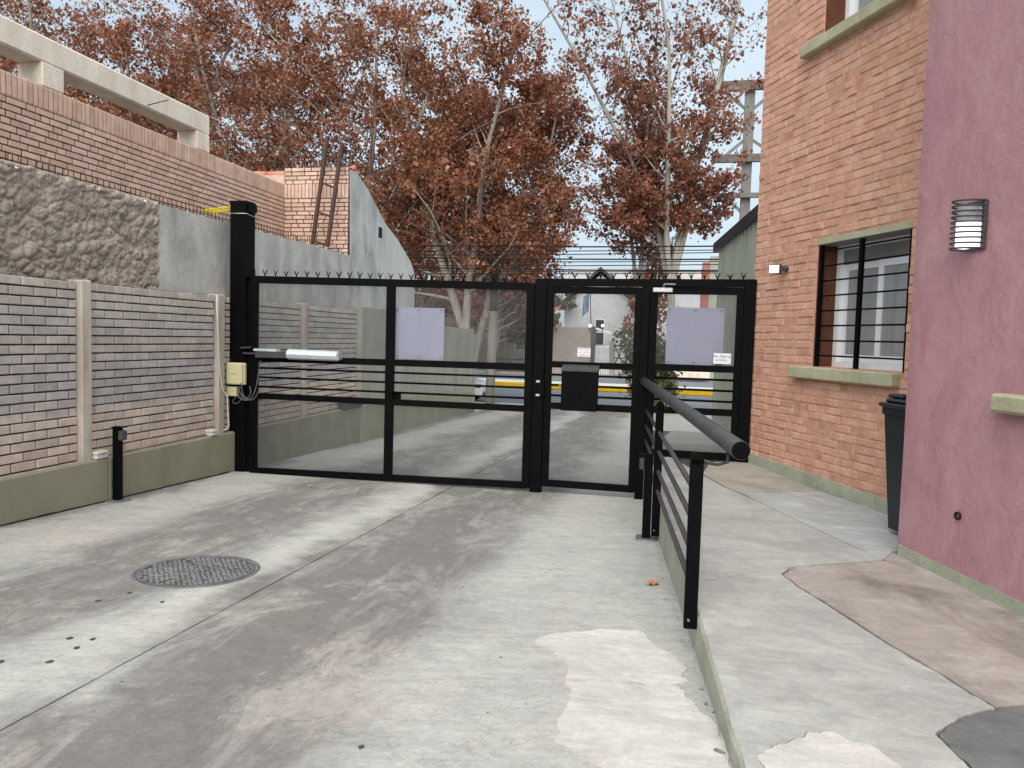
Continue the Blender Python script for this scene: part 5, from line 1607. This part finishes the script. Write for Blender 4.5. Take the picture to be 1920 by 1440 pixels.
for i in range(9):
    for j in range(7):
        px_, py_ = 1106 - i * 1.5 - (j * .4), 548 + j * 6 + i * 1.2
        gr_.append(FD.pt(px_, py_, -.3 + .12 * math.sin(i * 1.1 + j * .4)))
q.add(gr_, [(i * 7 + j, i * 7 + j + 1, (i + 1) * 7 + j + 1, (i + 1) * 7 + j) for i in range(8) for j in range(6)], True)
q.build('flag', M['flag'], fp_)
lw = thing('green_red_building', HD.P(HD.s(1360, 640), -3, -.93), 'grey-green building with a red side wall across the street beyond the shed', 'building')
one(lambda q: q.box(HD, HD.s(1327, 600), HD.s(1430, 600), -8, 0, -.93, HD.z(1335, 480)), 'green_wall', M['shed'], lw)
one(lambda q: q.box(HD, HD.s(1313, 600), HD.s(1327, 600) - .002, -8, .1, -.93, HD.z(1320, 492)), 'red_wall', M['shed_red'], lw)
pr = thing('grey_pier', st_pt(1368, 1.5, -.96), 'pale concrete pier on the pavement beyond the side gate', 'pier')
pz = st_pt(1368, 1.5, -.96); PF = Frame((pz.x, pz.y), ST.u, ST.v)
one(lambda q: q.cbox(PF, -.17, .17, -.17, .17, -.955, 1.2, .01), 'shaft', M['pole_low'], pr)
one(lambda q: q.cbox(PF, -.21, .21, -.21, .21, 1.2, 1.3, .01), 'cap', M['pole_low'], pr)
pt_ = thing('cream_planter', FD.P(FD.s(1275, 690), 1.2, -.93), 'low cream planter wall on the far pavement', 'planter')
one(lambda q: q.cbox(FD, FD.s(1222, 695), FD.s(1330, 695), .9, 1.6, -.93, -.45, .02), 'wall', M['cream'], pt_)
bk = thing('pale_warehouse', HD.P(HD.s(1210, 600), -14, -.93), 'long pale building with a white roof behind the gabled house', 'building')
one(lambda q: q.box(HD, HD.s(1020, 600) , HD.s(1420, 600) + 6, -30, -14, -.93, HD.z(1200, 530, -14)), 'wall', M['house'], bk)
one(lambda q: q.box(HD, HD.s(1020, 600) - .5, HD.s(1420, 600) + 6.5, -30.5, -13.5, HD.z(1200, 530, -14) + .002, HD.z(1200, 506, -14)), 'roof', M['pale_roof'], bk)
bk = thing('brick_house_row', HD.P(-24, -6, -.93), 'brownish low house behind the trees across the street', 'building')
one(lambda q: q.box(HD, -60, HD.s(930, 600), -14, -4, -.93, 4.6), 'wall', M['house_tan'], bk)
one(lambda q: q.box(HD, -60.5, HD.s(930, 600) + .5, -14.5, -3.5, 4.602, 5.0), 'roof', M['roof'], bk)
ifn = thing('iron_fence', FD.P(FD.s(975, 680), 0, -.93), 'black iron railing fence across the street behind the pale trunk', 'fence')
for i in range(26):
    s = FD.s(925 + i * 4.0, 650)
    one(lambda q: q.bar(FD.P(s, .1, -.93), FD.P(s, .1, FD.z(975, 628)), .045), 'bar', BLK, ifn)
for py in (632, 674):
    one(lambda q: q.bar(FD.P(FD.s(923, 650), .1, FD.z(975, py)), FD.P(FD.s(1027, 650), .1, FD.z(975, py)), .06), 'rail', BLK, ifn)
xf = thing('cross_braced_rack', FD.P(FD.s(1170, 680), .6, -.93), 'black cross-braced metal rack on the far pavement', 'rack')
za_, zb_ = FD.z(1170, 648), FD.z(1170, 684)
for i in range(2):
    sa, sb = FD.s(1154 + 18 * i, 660), FD.s(1171 + 18 * i, 660)
    one(lambda q: (q.bar(FD.P(sa, .6, za_), FD.P(sb, .6, zb_), .07), q.bar(FD.P(sb, .6, za_), FD.P(sa, .6, zb_), .07)), 'brace', BLK, xf)
one(lambda q: (q.bar(FD.P(FD.s(1152, 660), .6, za_), FD.P(FD.s(1190, 660), .6, za_), .08), q.bar(FD.P(FD.s(1152, 660), .6, (za_ + zb_) / 2 - .2), FD.P(FD.s(1190, 660), .6, (za_ + zb_) / 2 - .2), .06)), 'beam', BLK, xf)

# ---- white car parked at the near kerb, its front showing past the wall
cf = st_pt(919, -1.0, -1.06)
CF = Frame((cf.x, cf.y), ST.u, ST.v)             # s: 0 at the front, negative to the rear
car = thing('white_car', cf, 'white car parked on the street, its front showing past the rendered wall', 'car')
prof = [(0, .28), (.04, .5), (-.03, .66), (-.25, .78), (-.95, .92), (-1.65, 1.38), (-2.2, 1.47), (-3.2, 1.42), (-3.9, 1.0), (-4.2, .92), (-4.25, .45), (-4.2, .25)]
q = MB()
zc0 = cf.z
secs = []
for n_, k_ in ((-.84, .9), (-.8, 1), (.8, 1), (.84, .9)):
    secs.append([CF.P(-.05 + s * (1 if abs(n_) < .82 else .985), n_ * (1 if z < .95 else (1 - (z - .95) * .38)), zc0 + .25 + (z - .25) * (1 if abs(n_) < .82 else .97)) for s, z in prof])
m_ = len(prof)
for a in range(3):
    q.add(secs[a] + secs[a + 1], [(i, (i + 1) % m_, m_ + (i + 1) % m_, m_ + i) for i in range(m_)], False)
q.add(secs[0], [list(range(m_))]); q.add(secs[3], [list(range(m_))[::-1]])
q.build('body', M['car'], car)
for n_ in (-.78, .78):
    for s in (-.82, -3.4):
        w = MB(); w.lathe(CF.P(s, n_, zc0 + .31), [(.19, -.1), (.31, -.1), (.315, -.05), (.315, .05), (.31, .1), (.19, .1)], 20, CF.v); w = w.build('wheel', M['tyre'], car)
        q = MB(); q.lathe(CF.P(s, n_, zc0 + .31), [(.001, -.095), (.19, -.095), (.19, .095), (.001, .095)], 16, CF.v); q.build('rim', M['silver'], w)
    one(lambda q: q.cbox(CF, -.34, -.08, n_ - .08, n_ + .068, zc0 + .6, zc0 + .73, .01), 'headlight', M['darkgrey'], car)
    one(lambda q: q.prism([CF.P(-1.2, n_ * 1.02, zc0 + .98), CF.P(-3.6, n_ * 1.02, zc0 + .98), CF.P(-3.1, n_ * .92, zc0 + 1.36), CF.P(-1.78, n_ * .92, zc0 + 1.36)], CF.v * (-.05 if n_ > 0 else .05)), 'side_window', M['glass'], car)
q = MB(); q.add([CF.P(-1.03, -.68, zc0 + .95), CF.P(-1.03, .68, zc0 + .95), CF.P(-1.64, .6, zc0 + 1.36), CF.P(-1.64, -.6, zc0 + 1.36)], [(0, 1, 2, 3)])
q.add([CF.P(-1.02, -.68, zc0 + .965), CF.P(-1.02, .68, zc0 + .965), CF.P(-1.63, .6, zc0 + 1.385), CF.P(-1.63, -.6, zc0 + 1.385)], [(0, 1, 2, 3)])
q.build('windscreen', M['glass'], car)
one(lambda q: q.cbox(CF, -.1, .005, -.75, .75, zc0 + .3, zc0 + .42, .01), 'bumper_grille', M['darkgrey'], car)

# ================================================================== TREES
import numpy as np
def tree(name, label, base, height, seed, nlimb, spread, leaves, leaf, bark='bark', r0=.22, lean=(0, 0), fork=.25, leaf_size=.046, low=.3, group='plane trees along the street', droop=.0, twig=1.0, hull=1.0, topthin=0.0, limb=(.12, .34), limblean=.5):
    rnd = random.Random(seed)
    t = thing(name, base, label, 'tree', group)
    wood, twigs, ends = MB(), MB(), []
    def path(p, d, ln, bend, seg):
        pts = [p.copy()]
        d = d.normalized()
        for i in range(seg):
            d = (d + Vector((rnd.gauss(0, bend), rnd.gauss(0, bend), rnd.gauss(0, bend * .5) + .05))).normalized()
            p = p + d * (ln / seg); pts.append(p.copy())
        return pts
    base = Vector(base)
    fz = height * fork
    tp = path(base, Vector((lean[0], lean[1], 1)), fz, .05, 5)
    wood.tube(tp, [r0 * (1.25 if i == 0 else 1 - .05 * i) for i in range(len(tp))], 10, cap=False)
    top = tp[-1]
    def branch(p, d, ln, r, lev):
        seg = 6 if lev == 1 else 4
        pts = path(p, d, ln, .09 if lev == 1 else .16, seg)
        mb = wood if lev <= 2 else twigs
        mb.tube(pts, [max(.004, r * (1 - .75 * i / seg)) for i in range(seg + 1)], 7 if lev == 1 else (5 if lev == 2 else 3), cap=False)
        if lev >= 3:
            for i in range(1, seg + 1): ends.append((pts[i], (pts[i] - pts[i - 1]).normalized(), ln))
            if lev == 3 and rnd.random() < .8 * twig:
                for _ in range(2):
                    i = rnd.randint(1, seg); a = Vector((rnd.gauss(0, 1), rnd.gauss(0, 1), rnd.gauss(.3, .6))).normalized()
                    branch(pts[i], a, ln * .55, r * .35, 4)
            return
        k = {1: int(height * 1.5), 2: 6}[lev]
        for j in range(k):
            f = (low * .4 + (1 - low * .4) * (j + rnd.random()) / k) if lev == 1 else (.25 + .75 * (j + rnd.random()) / k)
            x = f * seg; i = min(int(x), seg - 1); q = pts[i].lerp(pts[i + 1], x - i)
            axis = (pts[i + 1] - pts[i]).normalized()
            side = axis.cross(Vector((rnd.gauss(0, 1), rnd.gauss(0, 1), rnd.gauss(0, 1)))).normalized()
            dd = (axis * rnd.uniform(.35, .8) + side + Vector((0, 0, rnd.uniform(-.1, .35) - droop)))
            l2 = ln * (.30 if lev == 1 else .45) * (1.15 - .55 * f) * rnd.uniform(.7, 1.25) * spread
            branch(q, dd, max(.35, l2), max(.006, r * (1 - .7 * f) * .42), lev + 1)
    for i in range(nlimb):
        a = 2 * math.pi * (i + rnd.uniform(-.2, .2)) / nlimb + seed
        sp = rnd.uniform(*limb) * (1 if nlimb > 1 else .2)
        branch(top - Vector((0, 0, rnd.uniform(0, .3))), Vector((math.cos(a) * sp + lean[0] * limblean, math.sin(a) * sp, 1)), (height - fz) * rnd.uniform(.82, 1.03), r0 * rnd.uniform(.55, .75), 1)
    tr = wood.build('trunk', M[bark], t)
    if twigs.v: twigs.build('twigs', M['bark_d'], t, kind='stuff')
    # leaves
    rng = np.random.default_rng(seed)
    E_ = np.array([tuple(e[0]) for e in ends]); 
    if topthin:
        hz_ = (E_[:, 2] - base.z) / height
        pw = np.exp(-topthin * np.clip(hz_ - .35, 0, 1) * 2); idx = rng.choice(len(ends), leaves, p=pw / pw.sum())
    else:
        idx = rng.integers(0, len(ends), leaves)
    c = E_[idx] + rng.normal(0, .13 * hull, (leaves, 3)) * np.array([1, 1, .9])
    sz = leaf_size * np.clip(rng.lognormal(0, .38, leaves), .4, 2.0)
    u = rng.normal(size=(leaves, 3)); u[:, 2] -= .35; u /= np.linalg.norm(u, axis=1)[:, None]
    w = rng.normal(size=(leaves, 3)); w -= (w * u).sum(1)[:, None] * u; w /= np.linalg.norm(w, axis=1)[:, None]
    nn = np.cross(u, w)
    a = c - u * sz[:, None]; b = c + u * sz[:, None]
    fold = rng.uniform(-.1, .55, leaves)[:, None]
    l_ = c + w * sz[:, None] * .85 + nn * sz[:, None] * fold - u * sz[:, None] * .15
    r_ = c - w * sz[:, None] * .85 + nn * sz[:, None] * fold - u * sz[:, None] * .15
    V = np.stack([a, l_, b, r_], 1).reshape(-1, 3)
    o0 = np.array(tuple(base)); V = V - o0
    me = bpy.data.meshes.new('crown')
    n_ = leaves
    me.vertices.add(4 * n_); me.vertices.foreach_set('co', V.astype(np.float32).ravel())
    tri = np.empty((n_, 6), np.int32); b4 = np.arange(n_, dtype=np.int32) * 4
    for k_, v_ in enumerate((0, 1, 2, 0, 2, 3)): tri[:, k_] = b4 + v_
    me.loops.add(6 * n_); me.loops.foreach_set('vertex_index', tri.ravel())
    me.polygons.add(2 * n_); me.polygons.foreach_set('loop_start', np.arange(0, 6 * n_, 3, dtype=np.int32))
    me.materials.append(M[leaf]); me.update(calc_edges=True)
    inst(me, t, Matrix.Translation(base), 'crown')['kind'] = 'stuff'
    return t

def tb(px, n, z=-.96): return st_pt(px, n, z)
tree('plane_tree', 'pale-trunked plane tree with rust-brown leaves behind the rendered wall, forking low', tb(862, 1.2), 13.0, 3, 3, 1.15, 34000, 'leaf', r0=.25, lean=(-.05, 0), fork=.2)
tree('plane_tree', 'leaning plane tree with rust-brown leaves beside the utility pole', tb(868, .3), 11.5, 14, 3, 1.25, 36000, 'leaf', r0=.17, lean=(.27, 0), fork=.3, limblean=1.25, droop=.12)
tree('plane_tree', 'sparse tall plane tree with half-bare top rising behind the side gate', tb(1254, 1.0), 16.5, 22, 5, .58, 20000, 'leaf2', r0=.17, lean=(-.01, 0), fork=.26, leaf_size=.05, topthin=3.0, limb=(.06, .2))
tree('plane_tree', 'thin half-bare plane tree close beside the sparse tall plane tree', tb(1205, -.4), 14.5, 38, 3, .6, 10000, 'leaf2', r0=.12, lean=(0, 0), fork=.25, leaf_size=.05, topthin=2.4, limb=(.04, .13))
for i, (px, n, h, sd_, lv_) in enumerate(((690, .6, 14.0, 41, 33000), (505, .6, 14.5, 52, 33000), (330, .8, 14.0, 63, 33000), (150, .8, 14.5, 74, 31000), (-30, .8, 14.5, 85, 27000))):
    tree('plane_tree', 'rust-brown plane tree rising behind the terrace brick wall', tb(px, n), h, sd_, 3, 1.2, lv_, 'leaf', r0=.28, fork=.22)
for i, (px, h, sd_) in enumerate(((930, 11.5, 102), (780, 13.5, 113), (600, 14, 124), (420, 14, 135), (230, 14.5, 146))):
    p_ = FD.P(FD.s(px, 650), .9, -.93)
    tree('plane_tree', 'brown plane tree on the far side of the street' if i else 'brown plane tree with a pale trunk by the black iron fence', p_, h, sd_, 4, 1.35, 17000, 'leaf', r0=.24, fork=.13, leaf_size=.09, group='plane trees across the street', hull=1.4, low=.1, topthin=.8)
p_ = FD.P(FD.s(1205, 650), .9, -.93)
tree('plane_tree', 'small sparse brown tree right of the white house', p_, 8.0, 177, 3, 1.0, 3500, 'leaf2', r0=.16, fork=.22, leaf_size=.1, group='plane trees across the street')
tree('shrub', 'green leafy shrub behind the left edge of the side gate', st_pt(1237, 2.2, -.95), 2.9, 201, 5, .75, 4500, 'leaf_g', 'bark_d', r0=.05, fork=.08, leaf_size=.05, group=None)
tree('shrub', 'green and brown leafy tree left of the white house across the street', FD.P(FD.s(1010, 640), -1.5, -.93), 5.6, 212, 5, 1.3, 6500, 'leaf_g', 'bark_d', r0=.1, fork=.12, leaf_size=.09, group=None)

# ================================================================== LITTER
lf = MB()
def fallen(px, py, fn, size, seed, label):
    c = fn(px, py, .004)
    rnd = random.Random(seed)
    ang = rnd.uniform(0, 6.28)
    o = thing('fallen_leaf', c, label, 'leaf', 'dry leaves fallen on the concrete')
    k = 14
    mb = MB()
    ctr = Vector((0, 0, .004))
    pts = []
    for i in range(k):
        a = 2 * math.pi * i / k
        r = size * (1 if i % 2 == 0 else .62) * rnd.uniform(.8, 1.15) * (1.25 if i == 0 else 1)
        pts.append(Vector((r * math.cos(a), r * .75 * math.sin(a), rnd.uniform(.0, .5) * size)))
    R_m = Matrix.Rotation(ang, 3, 'Z')
    V = [c + R_m @ p for p in [ctr] + pts]
    mb.add(V, [(0, i + 1, (i + 1) % k + 1) for i in range(k)], True)
    mb.build('blade', M['fallen'], o)
    one(lambda q: q.tube([c + R_m @ (ctr), c + R_m @ Vector((-size * 1.5, 0, .012))], .0012, 4), 'stalk', M['rust'], o)
fallen(1224, 1095, on_drive, .062, 1, 'curled orange dry leaf on the drive beside the ramp kerb')
fallen(583, 912, on_drive, .035, 2, 'small pale dry leaf on the drive in front of the vehicle gate')
for i, (px, py) in enumerate(((112, 958), (122, 955))):
    fallen(px, py, on_drive, .04, 5 + i, 'crumpled brown leaf lying against the foot of the olive plinth')
rnd = random.Random(77)
gv = MB()
for i in range(150):
    if i < 90:
        s = rnd.uniform(.4, 5.4); p = C.P(s, abs(rnd.gauss(0, .03)) + .004, 0)
    else:
        s = rnd.uniform(-3.2, .2); p = L.P(s, abs(rnd.gauss(0, .03)) + .004, 0)
    p.z = dz(p.y) + .002
    r = rnd.uniform(.002, .007)
    gv.add([p + Vector((rnd.uniform(-r, r) * 1.5, rnd.uniform(-r, r) * 1.5, rnd.uniform(0, r))) for _ in range(4)], [(0, 1, 2), (0, 2, 3), (0, 3, 1), (1, 3, 2)])
gv.build('grit', M['stone'], kind='stuff', label='fine dark grit gathered along the kerb and plinth', cat='grit')
tg = thing('twig', on_drive(1349, 1408), 'short grey twig on the drive by the light repair patch', 'twig')
one(lambda q: q.tube([on_drive(1340, 1405, .008), on_drive(1349, 1408, .009), on_drive(1359, 1413, .006)], [.006, .007, .004], 6), 'stick', M['bark_d'], tg)
